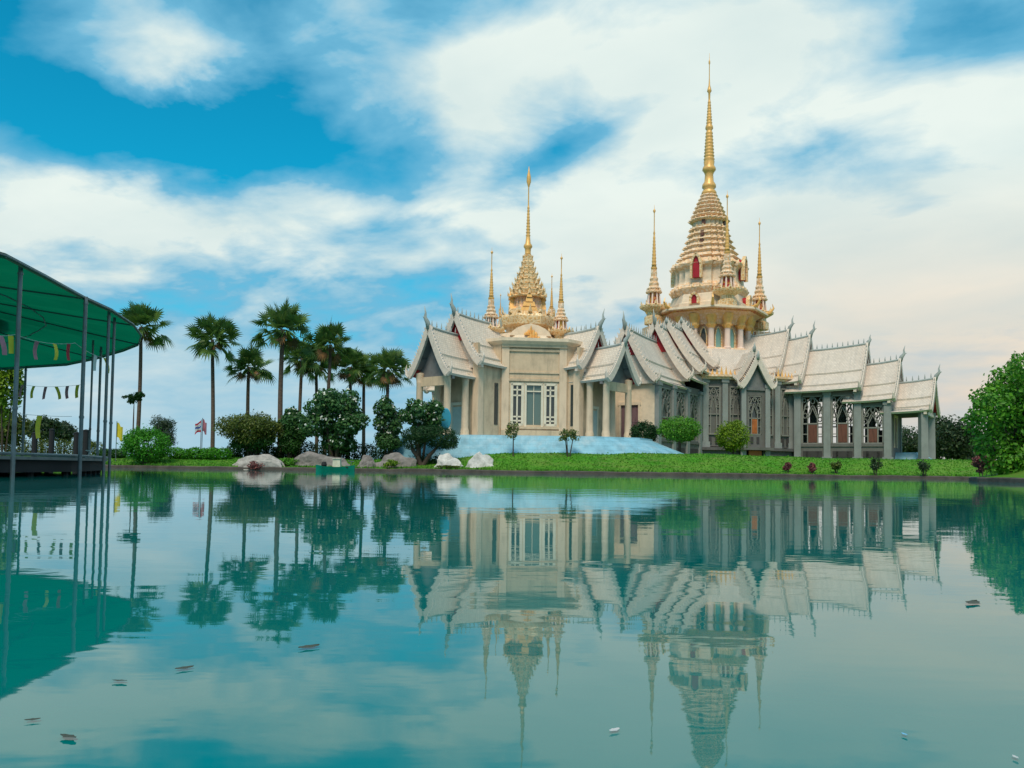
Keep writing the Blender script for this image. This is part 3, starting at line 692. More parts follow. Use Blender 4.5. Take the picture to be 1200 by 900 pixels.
# stepped slab, cornice
bm = nb(); q8 = PI/8; angF = math.atan2(Fd.y, Fd.x)
def octlathe(bm, prof, O, ang): lathe(bm, O[0], O[1], prof, 'oct', ang)
octlathe(bm, [(aC+0.2, WT-0.1), (aC+0.55, WT+0.15), (aC+0.75, WT+0.3), (aC+0.75, WT+0.62), (aC+0.1, WT+0.7), (5.6, WT+0.8), (4.4, WT+0.85), (4.4, WT+1.15), (4.1, WT+1.2), (3.9, WT+1.55), (3.4, WT+1.6), (3.2, WT+2.0)], O1, angF)
obj('cornice', bm, M['stucco'], r1)
for k in range(4):
    bm = nb()
    d = Matrix.Rotation(k*PI/2, 3, 'Z') @ Fd; p_ = Vector((-d.y, d.x, 0)); c_ = O1+d*3.9
    pts_ = [(-2.2, 0), (-2.0, 0.4), (-1.5, 0.8), (-0.8, 1.12), (0, 1.3), (0.8, 1.12), (1.5, 0.8), (2.0, 0.4), (2.2, 0)]
    z = WT+1.5
    a_ = [bm.verts.new(c_+p_*u+Vector((0, 0, z+v))) for u, v in pts_]; b_ = [bm.verts.new(c_-d*0.5+p_*u+Vector((0, 0, z+v))) for u, v in pts_]
    bm.faces.new(a_); bm.faces.new(b_[::-1])
    for i in range(len(pts_)): bm.faces.new((a_[i], a_[(i+1) % len(a_)], b_[(i+1) % len(a_)], b_[i]))
    obj('arched_pediment', bm, M['stucco'], r1)
for k in range(8):
    d = Matrix.Rotation(k*PI/4, 3, 'Z') @ Fd; p_ = Vector((-d.y, d.x, 0))
    for (rr, z, hh, ww) in (((6.6, WT+0.7, 1.0, 0.36), (4.1, WT+1.5, 1.1, 0.36)) if k % 2 == 0 else ((7.6, WT+0.7, .8, 0.3),)):
        c_ = O1+d*rr; bm = nb()
        for (u, h2) in ((0, 1), (-ww*0.8, .6), (ww*0.8, .6), (-ww*1.5, .35), (ww*1.5, .35)):
            a_ = [bm.verts.new(c_+p_*(u+e)+d*f_+Vector((0, 0, z))) for e, f_ in ((-ww*.5, 0), (0, .2), (ww*.5, 0), (0, -.2))]; t_ = bm.verts.new(c_+p_*u+d*0.1+Vector((0, 0, z+hh*h2)))
            m2 = [bm.verts.new(c_+p_*(u+e*1.15)+d*(f_*1.2)+Vector((0, 0, z+hh*h2*.4))) for e, f_ in ((-ww*.5, 0), (0, .2), (ww*.5, 0), (0, -.2))]
            for i in range(4): bm.faces.new((a_[i], a_[(i+1) % 4], m2[(i+1) % 4], m2[i])); bm.faces.new((m2[i], m2[(i+1) % 4], t_))
        obj('gilt_leaf_boss', bm, M['goldp'], r1)
def zf(py, Yc, px=616): return P(px, py, Yc).z
Y1 = C1[1]; u = 0.1*K*1.01
bm = nb()
prof = []
for py, hw in ((398, 22), (386, 24), (384, 30), (379, 31), (375, 31.5), (372, 30), (370.5, 22), (364, 21)): prof.append((hw*u, zf(py, Y1)))
lathe(bm, O1.x, O1.y, prof, 'oct', angF); leafspikes(bm, O1.x, O1.y, 31*u, zf(372, Y1), 16, 1.0, 0.55, angF)
tw = obj('spire', bm, M['gold'], r1)
bm = nb(); lathe(bm, O1.x, O1.y, [(17*u, zf(371, Y1)), (16*u, zf(358, Y1)), (15*u, zf(348, Y1))], 'red', angF); obj('shrine_box', bm, M['pinkgold'], tw)
for k in range(4):
    d = Matrix.Rotation(k*PI/2, 3, 'Z') @ Fd; p_ = Vector((-d.y, d.x, 0)); c_ = O1+d*(17*u)
    bm = nb(); z = zf(370.5, Y1)
    for z_, w_, dz_ in ((z, 2.3, .25), (z+.25, 1.9, .5), (z+.75, 1.4, .5), (z+1.25, .8, .5)): box(bm, c_+Vector((0, 0, z_)), .9, w_, dz_, d, taper=.8)
    lf = bm.verts.new(c_+d*.3+Vector((0, 0, z+3.0))); ba = [bm.verts.new(c_+d*e+p_*f_+Vector((0, 0, z+1.75))) for e, f_ in ((.5, -.3), (.5, .3), (.0, .3), (.0, -.3))]
    for i in range(4): bm.faces.new((ba[i], ba[(i+1) % 4], lf))
    obj('gilt_gablet', bm, M['goldp'], tw)
bm = nb()
prof = [(16*u, zf(350, Y1))]; hws = [(349, 22), (346, 18.5), (342, 20), (339, 16.5), (335.5, 17.5), (333, 13.5), (329, 14.5), (326, 11), (322, 12), (319, 8.8), (315, 9.6), (312, 7), (308, 7.6), (305, 5.8), (301, 6.2), (299, 4.6)]
for py, hw in hws: prof += [(hw*u*0.96, zf(py+1.2, Y1)), (hw*u, zf(py, Y1))]
lathe(bm, O1.x, O1.y, prof, 'red', angF)
for py, hw in hws[0::2]: leafspikes(bm, O1.x, O1.y, hw*u*.98, zf(py, Y1), 12, max(.16, hw*.03), hw*u*.22, angF)
obj('tiered_roof', bm, M['gold'], tw)
bm = nb(); prof = [(4.3*u, zf(299, Y1)), (3.4*u, zf(297, Y1)), (3.6*u, zf(292, Y1)), (5.2*u, zf(289.5, Y1)), (5.0*u, zf(287.5, Y1)), (3.2*u, zf(285, Y1)), (2.4*u, zf(278, Y1))]
for i in range(10): py = 277-i*3.6; r_ = (2.3-.12*i)*u; prof += [(r_, zf(py, Y1)), (r_*1.25, zf(py-1, Y1)), (r_*.85, zf(py-2.4, Y1))]
prof += [(.8*u, zf(240, Y1)), (.65*u, zf(220, Y1)), (1.2*u, zf(218, Y1)), (2.7*u, zf(213, Y1)), (2.4*u, zf(207, Y1)), (1.0*u, zf(201, Y1)), (.25*u, zf(195, Y1))]
lathe(bm, O1.x, O1.y, prof, 'round', n=14); obj('needle', bm, M['goldp'], tw, smooth=True)
for px, tip, base, Y, r_ in ((575, 290, 396, Y1-4.0, .95), (657, 297, 398, Y1-2.6, .95), (646, 320, 392, Y1+4.5, .75), (586, 343, 392, Y1+4.0, .55), (633.5, 334, 392, Y1+6.5, .6)):
    a_ = P(px, base, Y); t_ = P(px, tip, Y); small_spire(r1, a_.x, a_.y, a_.z-0.6, t_.z, r_*K)
# arms
arm = dict(drop=0.18)
def z_at(px, py, Y): return P(px, py, Y).z
def arm1(Dd, sU, zU, sL, zL, wU, wL, front):
    Dd = Dd.normalized(); Pq = Vector((-Dd.y, Dd.x, 0))
    eU, eL = FL+7.25, FL+5.9
    roof_tier(r1, O1, Dd, 5.2, sU, zU-0.35, eU, wU, M['roof'], 0.35, 'red' if front else 'grey', **arm)
    if sL:
        roof_tier(r1, O1, Dd, sU-2.4, sL, zL-0.35, eL, wL, M['roof'], 0.35, 'grey', **arm)
        ang = 0
        for s_ in (sU+0.35, sL-0.75):
            for sd in (-1, 1):
                q_ = O1+Dd*s_+Pq*sd*(wL-0.7); column(r1, q_.x, q_.y, FL, eL+0.35, 0.36, M['column'])
        bm = nb()
        for sd in (-1, 1):
            wall_quad(bm, O1+Dd*(sU-.2)+Pq*sd*(wL-0.7), O1+Dd*(sL-.6)+Pq*sd*(wL-0.7), eL+.12, eL+.5, .42)
        wall_quad(bm, O1+Dd*(sL-.78)+Pq*(wL-0.5), O1+Dd*(sL-.78)-Pq*(wL-0.5), eL-.95, eL-.05, .3)
        obj('beam', bm, M['cream'], r1)
    # arm walls with a door in the end wall and slim windows in the sides
    bm = nb(); wi = wU-0.75; se = sU-0.9
    for sd in (-1, 1): wall_quad(bm, O1+Dd*7.2+Pq*sd*wi, O1+Dd*se+Pq*sd*wi, FL, eU+.6, .3)
    wall_quad(bm, O1+Dd*se+Pq*(wi-.15), O1+Dd*se-Pq*(wi-.15), FL, eU+2.2, .3); obj('wing_wall', bm, M['cream'], r1)
    for sd in (-1, 1):
        bm = nb(); q_ = O1+Dd*(se+.12)+Pq*sd*(wi-.1); box(bm, q_+Vector((0, 0, FL)), .75, .75, eU-FL+.5, Dd); obj('pilaster', bm, M['column'], r1)
    q_ = O1+Dd*(se+.17)
    bm = nb(); box(bm, q_+Vector((0, 0, FL+.02)), .12, 1.5, 3.1, Dd); dr = obj('door', bm, M['shutter'], r1)
    bm = nb()
    for sd in (-.85, .85): box(bm, q_+Pq*sd+Vector((0, 0, FL)), .22, .2, 3.3, Dd)
    box(bm, q_+Vector((0, 0, FL+3.3)), .26, 2.1, .28, Dd); obj('door_frame', bm, M['tracewarm'], dr)
    for sd in (-1, 1):
        bm = nb(); q2 = O1+Dd*(8.3)+Pq*sd*(wi+.16); box(bm, q2+Vector((0, 0, FL+1.4)), .55, .06, 4.2, Dd); obj('window', bm, M['glass'], r1)
def tipz(px, py, s, Dd):
    q_ = O1+Dd*s; return P(px, py, q_.y).z
arm1(L1, 12.4*K, tipz(531, 367, 12.4*K, L1), 16.3*K, tipz(500, 383, 16.3*K, L1), 3.4, 2.6, True)
arm1(R1, 10.3*K, tipz(701, 384, 10.3*K, R1), 13.6*K, tipz(730, 403, 13.6*K, R1), 3.3, 2.75, True)
arm1(-L1, 10.5, 15.8, 13.0, 14.0, 3.3, 2.6, True); arm1(-R1, 10.5, 15.8, 13.0, 14.0, 3.3, 2.6, True)

# blue terrace the small temple stands on
bm = nb()
tp = [P(520, 508, 76.5), P(700, 511, 75.8), P(745, 514, 79.5), P(760, 516, 90)]
top = [(-9.5, 79.5), (-7, 77.4), (-3.0, 76.6), (7.5, 76.4), (11.8, 78.5), (13.6, 82.5), (13.6, 98), (6, 106), (-8, 106), (-13, 98), (-12.5, 84)]
bot = [(-10.8, 78.6), (-7.2, 75.6), (-3.0, 74.9), (8.5, 74.9), (13.4, 76.2), (16.6, 79.8), (17.0, 98), (8, 110), (-9, 110), (-15, 99), (-14.2, 83)]
tv = [bm.verts.new((x, y, FL)) for x, y in top]; te = [bm.verts.new((x*1.0, y-0.08, FL-0.16)) for x, y in top]
bv = [bm.verts.new((x, y, min(gz(x, y)-0.1, 1.9))) for x, y in bot]; n = len(top)
bm.faces.new(tv)
for i in range(n):
    bm.faces.new((tv[i], tv[(i+1) % n], te[(i+1) % n], te[i])); bm.faces.new((te[i], te[(i+1) % n], bv[(i+1) % n], bv[i]))
o = obj('terrace', bm, M['bluefloor']); tag(o, kind='structure')

# ------------------------------------------------------------------ main temple (right)
c2 = P(830, 500, 116); O2 = Vector((c2.x, c2.y, 0)); GZ2 = 1.7; FL2 = 3.3; Y2 = O2.y
r2 = thing('great_temple', 'large temple with shade-toned grey walls, tall tiered tower and long stepped nave running right', 'temple', (O2.x, O2.y, GZ2))
R2 = Vector((.85, -.53, 0)).normalized(); L2 = Vector((-.53, -.85, 0)).normalized(); F2 = (R2+L2).normalized(); F2p = Vector((-F2.y, F2.x, 0))
ang2 = math.atan2(F2.y, F2.x)
def nave(Dd, tiers, wi, see, s_end):
    Pq = Vector((-Dd.y, Dd.x, 0))
    for (s0, s1, zr, ze, w_, lift, gab, ch) in tiers:
        roof_tier(r2, O2, Dd, s0, s1, zr, ze, w_, M['roof2'], lift, gab, chofa=ch, drop=0.2)
    return
aP = 11.4; hP = 5.7
# right nave roofs
tR = [(4.5, 10.7, 18.3, 12.6, 5.0, .5, 'red', 1.0), (8.6, 13.4, 17.4, 11.4, 5.1, .5, 'red', 1.0), (11.5, 20.3, 15.9, 10.3, 5.2, .5, 'red', .6),
      (18.2, 24.0, 13.7, 8.9, 4.9, .5, 'red', .9), (22.4, 27.8, 11.3, 7.55, 4.5, .45, 'red', .9)]
nave(R2, tR, 4, True, 23)
tL = [(4.5, 10.2, 18.9, 13.4, 4.4, .4, 'red', .3), (8.0, 15.2, 18.0, 12.2, 4.4, .5, 'red', .3), (12.5, 18.9, 17.3, 11.0, 4.2, .5, 'red', .8), (17.0, 27.3, 15.5, 10.0, 3.6, .5, 'red', .9)]
nave(L2, tL, 4, False, 26)
nave(-R2, tR[:3], 4, False, 26); nave(-L2, tR[:3], 4, False, 26)
# nave walls: plinth, pilasters and open traceried bays
def nave_walls(Dd, wi, s_a, s_b, bays, zt, open_, both=True, endwall=True, glass=None, pz=3.9):
    Pq = Vector((-Dd.y, Dd.x, 0)); n = len(bays)-1
    for sd in (-1, 1):
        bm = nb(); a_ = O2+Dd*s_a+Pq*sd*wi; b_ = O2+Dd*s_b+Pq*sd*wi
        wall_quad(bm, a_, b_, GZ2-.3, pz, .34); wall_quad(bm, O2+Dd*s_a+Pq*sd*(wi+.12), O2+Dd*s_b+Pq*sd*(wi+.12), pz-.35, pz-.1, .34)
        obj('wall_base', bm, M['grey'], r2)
        for i in range(n):
            sa, sb = bays[i], bays[i+1]; z1 = zt(sb)
            wd = sb-sa-1.0; c_ = O2+Dd*((sa+sb)/2)+Pq*sd*wi
            X = Dd if sd*1 == (1 if Pq.dot(Vector((0, -1, 0))) > 0 else -1) else -Dd
            near = (Pq*sd).dot(Vector((0, -1, 0))) > 0
            gothic_window(r2, c_, Dd if near == (Vector((Dd.y, -Dd.x, 0)).dot(Pq*sd) > 0) else -Dd, wd, pz+.02, z1, .13, glass, M['brown'], M['trace'], open_=open_)
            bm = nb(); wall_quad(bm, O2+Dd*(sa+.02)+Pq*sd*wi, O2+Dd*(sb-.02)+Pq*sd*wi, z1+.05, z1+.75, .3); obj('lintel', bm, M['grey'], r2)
            bm = nb()
            for uu in (-.33, 0, .33):
                box(bm, c_+Dd*wd*uu+Pq*sd*.19+Vector((0, 0, GZ2+.55)), .62 if uu else 1.5, .06, .75, Dd)
            obj('basement_vent', bm, M['brown'] if False else M['dark'], r2)
        for i, s_ in enumerate(bays):
            z1 = zt(max(s_, bays[0]+.01) if i < n else bays[-1])
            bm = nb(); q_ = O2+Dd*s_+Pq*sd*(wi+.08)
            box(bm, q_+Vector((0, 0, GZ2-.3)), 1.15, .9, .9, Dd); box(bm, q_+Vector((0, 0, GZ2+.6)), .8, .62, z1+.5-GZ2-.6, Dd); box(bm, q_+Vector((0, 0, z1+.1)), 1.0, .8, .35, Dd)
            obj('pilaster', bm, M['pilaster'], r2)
ztR = lambda s: 9.75 if s <= 20.4 else 8.35
nave_walls(R2, 4.1, 12.5, 23.3, [12.9, 16.4, 19.9, 23.2], ztR, True)
nave_walls(L2, 3.2, 12.5, 26.3, [12.9, 17.2, 21.6, 26.0], lambda s: 9.5, False, glass=glass_mat('dusty_glass', (0.10, 0.11, 0.10), .2))
nave_walls(-R2, 3.9, 12.5, 19.3, [12.9, 16.1, 19.2], lambda s: 9.6, False); nave_walls(-L2, 3.9, 12.5, 19.3, [12.9, 16.1, 19.2], lambda s: 9.6, False)
# end walls and doors
for Dd, s_, wi, zt_, dm, du, dh in ((L2, 26.3, 3.2, 10.5, M['purple'], .2, 4.0), (R2, 23.3, 4.1, 9.2, M['brown'], 0, 3.6), (-R2, 19.3, 3.9, 11.5, M['brown'], 0, 3.6), (-L2, 19.3, 3.9, 11.5, M['brown'], 0, 3.6)):
    Pq = Vector((-Dd.y, Dd.x, 0)); bm = nb(); c_ = O2+Dd*s_
    dwn = 1.05
    wall_quad(bm, c_-Pq*(wi-.1), c_+Pq*(du-dwn), GZ2, zt_, .3); wall_quad(bm, c_+Pq*(du+dwn), c_+Pq*(wi-.1), GZ2, zt_, .3); wall_quad(bm, c_+Pq*(du-dwn), c_+Pq*(du+dwn), FL2+.2+dh, zt_, .3)
    wall_quad(bm, c_+Pq*(du-dwn), c_+Pq*(du+dwn), GZ2, FL2+.2, .3)
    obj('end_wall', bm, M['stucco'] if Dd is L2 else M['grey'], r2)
    bm = nb()
    for e in (-.52, .52): box(bm, c_+Pq*(du+e)+Vector((0, 0, FL2+.2)), .14, 1.0, dh, Dd)
    for e in (-.52, .52):
        for z_ in (.3, 2.1): box(bm, c_+Dd*.08+Pq*(du+e)+Vector((0, 0, FL2+.2+z_)), .06, .7, 1.4, Dd)
    dr = obj('door', bm, dm, r2); bm = nb()
    for e in (-1.15, 1.15): box(bm, c_+Dd*.1+Pq*(du+e)+Vector((0, 0, FL2+.2)), .3, .22, dh, Dd)
    box(bm, c_+Dd*.1+Pq*du+Vector((0, 0, FL2+.2+dh)), .34, 2.7, .35, Dd); obj('door_frame', bm, M['stucco'], dr)
# right porch columns on a small blue ramp
Pq = Vector((-R2.y, R2.x, 0))
for s_ in (26.9,):
    for sd in (-1, 1):
        q_ = O2+R2*s_+Pq*sd*3.7; column(r2, q_.x, q_.y, GZ2, 7.9, .42, M['pilaster'], sq=True)
bm = nb()
for sd in (-1, 1): wall_quad(bm, O2+R2*23.3+Pq*sd*3.7, O2+R2*27.3+Pq*sd*3.7, 7.45, 7.9, .45)
obj('beam', bm, M['pilaster'], r2)
# polygon core: walls on the chamfers
for k in range(4):
    d = Matrix.Rotation(k*PI/2, 3, 'Z') @ F2; p_ = Vector((-d.y, d.x, 0)); zc_ = 11.6
    A = [(-hP-.3, aP-.7), (-hP*.62, aP), (hP*.62, aP), (hP+.3, aP-.7)]
    W3 = [O2+d*y_+p_*x_ for x_, y_ in A]
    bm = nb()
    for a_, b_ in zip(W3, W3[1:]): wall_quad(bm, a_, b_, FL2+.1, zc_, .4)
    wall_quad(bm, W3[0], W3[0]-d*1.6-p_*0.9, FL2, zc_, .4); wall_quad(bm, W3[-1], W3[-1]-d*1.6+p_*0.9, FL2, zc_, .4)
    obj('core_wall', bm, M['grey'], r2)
    bm = nb()
    B3 = [O2+d*(y_+.55)+p_*x_*1.06 for x_, y_ in A]
    poly = [(v.x, v.y) for v in B3]+[((O2+d*(aP-2.2)+p_*(hP+1.2)).x, (O2+d*(aP-2.2)+p_*(hP+1.2)).y), ((O2+d*(aP-2.2)-p_*(hP+1.2)).x, (O2+d*(aP-2.2)-p_*(hP+1.2)).y)]
    prism(bm, poly, GZ2-.3, FL2-.35); poly2 = [tuple((Vector((x, y, 0))-O2).to_2d()*1.03+O2.to_2d()) for x, y in poly]; prism(bm, poly2, FL2-.35, FL2)
    obj('plinth', bm, M['plinth'], r2)
    bm = nb(); C3 = [O2+d*(y_+.6)+p_*x_*1.08 for x_, y_ in A]
    poly = [(v.x, v.y) for v in C3]+[((O2+d*(aP-3)+p_*(hP+1.6)).x, (O2+d*(aP-3)+p_*(hP+1.6)).y), ((O2+d*(aP-3)-p_*(hP+1.6)).x, (O2+d*(aP-3)-p_*(hP+1.6)).y)]
    prism(bm, poly, zc_, zc_+.3); poly2 = [tuple((Vector((x, y, 0))-O2).to_2d()*1.025+O2.to_2d()) for x, y in poly]; prism(bm, poly2, zc_+.3, zc_+.55)
    obj('cornice', bm, M['creamgold'], r2)
    for a_, b_ in zip(C3, C3[1:]): antefix_box(r2, ((a_+b_)/2), b_-a_, (b_-a_).length, .75, zc_+.53, 'crest')
    # pilasters and blind arches
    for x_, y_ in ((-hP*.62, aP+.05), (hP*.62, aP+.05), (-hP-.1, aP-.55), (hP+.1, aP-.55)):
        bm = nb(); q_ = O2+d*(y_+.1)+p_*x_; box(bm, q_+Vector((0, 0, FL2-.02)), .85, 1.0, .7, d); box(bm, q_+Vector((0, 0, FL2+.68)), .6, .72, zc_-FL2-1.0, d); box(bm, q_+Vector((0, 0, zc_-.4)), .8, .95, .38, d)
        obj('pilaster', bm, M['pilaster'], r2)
    for i, (a_, b_) in enumerate(zip(W3, W3[1:])):
        dd_ = (b_-a_); L_ = dd_.length; dd_.normalize(); nn = Vector((dd_.y, -dd_.x, 0)); 
        if nn.dot(d) < 0: nn = -nn
        ctr = [(a_+b_)/2+nn*.28] if i != 1 else [a_+dd_*L_*.2+nn*.28, a_+dd_*L_*.8+nn*.28]
        for c_ in ctr:
            X = dd_ if Vector((dd_.y, -dd_.x, 0)).dot(nn) > 0 else -dd_
            gothic_window(r2, c_, X, 1.5, FL2+1.6, zc_-.9, .10, M['glass'], None, M['trace'])
            bm = nb()
            for e in (-.4, .4): box(bm, c_+X*e+nn*.02+Vector((0, 0, FL2+.45)), .34, .08, .85, X)
            obj('vent_opening', bm, M['dark'], r2)
# front porch on the camera side of the core
Dp = F2; sP = 13.2
for k, (s0, s1, zr, ze, w_) in enumerate(((9.5, sP-.9, 15.3, 11.7, 2.3), (11.0, sP, 14.2, 10.7, 2.1))):
    roof_tier(r2, O2, Dp, s0, s1, zr-.2, ze, w_, M['roof2'], .2, 'grey' if k else 'red', drop=.12, chofa=.45, crest=False)
Pp2 = Vector((-Dp.y, Dp.x, 0))
for sd in (-1, 1):
    q_ = O2+Dp*(sP-.5)+Pp2*sd*1.6; column(r2, q_.x, q_.y, GZ2, 11.0, .3, M['pilaster'], sq=True)
bm = nb(); sw = sP-.75
wall_quad(bm, O2+Dp*sw-Pp2*1.35, O2+Dp*sw-Pp2*.85, FL2, 11, .3); wall_quad(bm, O2+Dp*sw+Pp2*1.35, O2+Dp*sw+Pp2*.85, FL2, 11, .3)
wall_quad(bm, O2+Dp*sw-Pp2*.85, O2+Dp*sw+Pp2*.85, 9.6, 11, .3); wall_quad(bm, O2+Dp*sw-Pp2*.85, O2+Dp*sw+Pp2*.85, FL2, 4.9, .3)
for sd in (-1, 1): wall_quad(bm, O2+Dp*sw+Pp2*sd*1.3, O2+Dp*10.6+Pp2*sd*1.3, GZ2, 11, .3)
box(bm, O2+Dp*(sP-.4)+Vector((0, 0, FL2-.3)), 1.5, 4.0, .32, Dp)
obj('porch_wall', bm, M['grey'], r2)
gothic_window(r2, O2+Dp*(sw+.02), Pp2 if Vector((Pp2.y, -Pp2.x, 0)).dot(Dp) > 0 else -Pp2, 1.7, 4.92, 9.6, .1, M['glass'], M['orange'], M['trace'])
bm = nb()
for e in (-.4, .4): box(bm, O2+Dp*(sw+.18)+Pp2*e+Vector((0, 0, FL2+.5)), .08, .34, .8, Dp)
obj('vent_opening', bm, M['dark'], r2)
bm = nb(); box(bm, O2+Dp*(sw+.2)+Vector((0, 0, GZ2)), .12, 1.7, 1.25, Dp); obj('basement_door', bm, M['orange'], r2)
# skirt roof up to the lantern
def z2(py): return P(830, py, Y2).z
bm = nb(); uvl = bm.loops.layers.uv.new('UVMap'); NS = 8; sec_ = section('oct')
ca, sa = math.cos(ang2), math.sin(ang2)
prof = [(11.6, 12.0), (9.6, 12.9), (8.0, 14.2), (6.8, 15.6), (6.2, 16.2)]
prev = None; L = 0
for i, (r_, z_) in enumerate(prof):
    ring = [bm.verts.new((O2.x+r_*(x*ca-y*sa), O2.y+r_*(x*sa+y*ca), z_)) for x, y in sec_]
    if prev:
        L2_ = L+math.hypot(r_-prof[i-1][0], z_-prof[i-1][1])
        for k in range(8):
            f = bm.faces.new((prev[k], prev[(k+1) % 8], ring[(k+1) % 8], ring[k]))
            for lp, uv_ in zip(f.loops, ((k*9, L), (k*9+prof[i-1][0]*.8, L), (k*9+r_*.8, L2_), (k*9, L2_))): lp[uvl].uv = uv_
        L = L2_
    prev = ring
obj('skirt_roof', bm, M['roof2'], r2)
# lantern
bm = nb(); lathe(bm, O2.x, O2.y, [(6.3, 15.6), (6.3, 16.0), (5.9, 16.1), (5.5, 16.5)], 'oct', ang2)
tw2 = obj('tower', bm, M['creamgold'], r2)
bm = nb(); lathe(bm, O2.x, O2.y, [(4.6, 16.0), (4.6, 21.0)], 'oct', ang2); obj('lantern_core', bm, M['pinkgold'], tw2)
for k in range(8):
    a = ang2+PI/8*0+k*PI/4; d = Vector((math.cos(a), math.sin(a), 0)); p_ = Vector((-d.y, d.x, 0))
    for e in (-.95, .95):
        q_ = O2+d*4.66+p_*e; bm = nb(); z0_, zs_, za_ = 16.6, 18.2, 19.2
        bmx = [(-.36, z0_), (.36, z0_), (.36, zs_), (.2, za_-.3), (0, za_), (-.2, za_-.3), (-.36, zs_)]
        f_ = [bm.verts.new(q_+p_*x+Vector((0, 0, z))+d*.06) for x, z in bmx]; g_ = [bm.verts.new(q_+p_*x+Vector((0, 0, z))-d*.06) for x, z in bmx]
        bm.faces.new(f_); bm.faces.new(g_[::-1])
        for i in range(7): bm.faces.new((f_[i], f_[(i+1) % 7], g_[(i+1) % 7], g_[i]))
        wn = obj('lantern_window', bm, M['glassgreen'] if k % 2 == 0 else M['glass'], tw2)
        bm = nb(); ap = [(x*1.25, z+(.12 if z > zs_ else 0)) for x, z in bmx[2:]]+[(-.45, z0_)]; ap = [(.45, z0_)]+ap
        for a_, b_ in zip(ap, ap[1:]): bar(bm, q_+p_*a_[0]+Vector((0, 0, a_[1]))+d*.1, q_+p_*b_[0]+Vector((0, 0, b_[1]))+d*.1, .14, .2, d)
        obj('window_surround', bm, M['gold'], wn)
for k in range(16):
    a = ang2+k*PI/8; r_ = 5.3 if True else 5; q_ = O2+Vector((math.cos(a), math.sin(a), 0))*(5.45 if k % 2 == 0 or True else 5.1)
    bm = nb(); lathe(bm, q_.x, q_.y, [(.52, 16.2), (.52, 16.5), (.40, 16.7), (.36, 19.0), (.42, 19.1)], 'round', n=10, mis=None); cl = obj('lantern_column', bm, M['pink'], tw2)
    bm = nb(); lathe(bm, q_.x, q_.y, [(.44, 19.05), (.62, 19.5), (.55, 19.8), (.80, 20.6), (.85, 21.0)], 'round', n=10); leafspikes(bm, q_.x, q_.y, .6, 19.3, 6, .5, .3); obj('capital', bm, M['goldp'], cl)
bm = nb(); lathe(bm, O2.x, O2.y, [(5.1, 19.6), (5.3, 20.2), (5.9, 20.9), (6.6, 21.25)], 'oct', ang2); obj('frieze', bm, M['pinkgold'], tw2)
bm = nb(); lathe(bm, O2.x, O2.y, [(6.4, 21.2), (7.1, 21.3), (7.3, 21.45), (7.25, 21.75), (6.2, 21.95), (5.6, 22.1)], 'oct', ang2, mis=[1, 0, 2, 2, 2]); obj('eave_slab', bm, [M['pinkgold'], M['redgold'], M['stucco']], tw2)
for k in range(8):
    a = ang2+PI/8*1+k*PI/4; d = Vector((math.cos(a), math.sin(a), 0)); bm = nb()
    tube(bm, [O2+d*7.0+Vector((0, 0, 21.6)), O2+d*8.2+Vector((0, 0, 21.9)), O2+d*8.6+Vector((0, 0, 22.5)), O2+d*8.4+Vector((0, 0, 23.1))], [.28, .22, .12, .02], 6); obj('eave_finial', bm, M['goldp'], tw2)
# tower body: alternating white drums and gilded flaring trays
um = 0.116
def seg(name, rows, m_, kind='red', parent=tw2, ang=ang2+PI/4, **k):
    bm = nb(); lathe(bm, O2.x, O2.y, [(hw*um, z2(py)) for py, hw in rows], kind, ang, **k); return obj(name, bm, m_, parent, smooth=(kind == 'round'))
seg('dome_base', [(366, 46), (362, 46), (360, 42), (352, 40), (349, 38)], M['stucco'], 'oct', ang=ang2)
seg('tray', [(350, 39), (347, 41), (345, 42.5), (343.5, 43), (342, 41.5), (340.5, 41.5), (339.5, 39.5), (337, 38)], M['creamgold'])
seg('drum', [(337.5, 38), (335, 37.2), (324, 36.6), (321, 38)], M['stucco'])
seg('tray', [(322.5, 37), (320, 39), (318.5, 41.5), (316, 42.8), (314.5, 40.5), (313, 39.5), (311.5, 36), (308.5, 33)], M['creamgold'])
tiers = [(309, 35.5, 32), (301.8, 32, 28.5), (294.6, 29, 25.5), (287.4, 26.3, 23), (280.2, 24, 21), (273.5, 22.3, 18.5)]
for py, hw, hn in tiers:
    seg('tier', [(py+.5, hn), (py-1.5, hw-2), (py-2.6, hw), (py-4, hw-1), (py-5.2, hn-1), (py-7.3, hn-2.2)], M['creamgold'])
seg('drum', [(268, 17.5), (262.5, 17.5)], M['stucco'])
for py, hw, hn in ((262, 23, 17), (256.5, 20, 16), (251, 18, 14), (246, 16, 12.5), (241, 14, 11), (236.5, 12, 9.5), (232, 10, 8)):
    seg('tier', [(py+.6, hn), (py-1.0, hw-1), (py-2.0, hw), (py-3, hw-1), (py-4.4, hn-1.6), (py-5.2, hn-2)], M['creamgold'])
for py, hw, n_ in ((344, 43, 28), (341, 38, 24), (315, 42, 28), (311, 34, 24), (304, 29.5, 20), (297, 27.5, 20), (290, 25.5, 20), (283, 24, 20), (276, 22.5, 20), (269, 21, 16), (259.5, 21.5, 20), (254.5, 19, 16), (249, 17, 16), (244, 15, 16), (239, 13, 12), (234.5, 11, 12), (229.5, 9, 10)):
    bm = nb(); leafspikes(bm, O2.x, O2.y, hw*um*.97, z2(py), n_, .20+hw*.007, hw*um*.13, ang2, lean=.3); lathe(bm, O2.x, O2.y, [(hw*um*.90, z2(py)-.02), (hw*um*1.01, z2(py)+.01), (hw*um*1.01, z2(py)+.09), (hw*um*.90, z2(py)+.12)], 'round', n=48); obj('antefix_ring', bm, M['gold'], tw2)
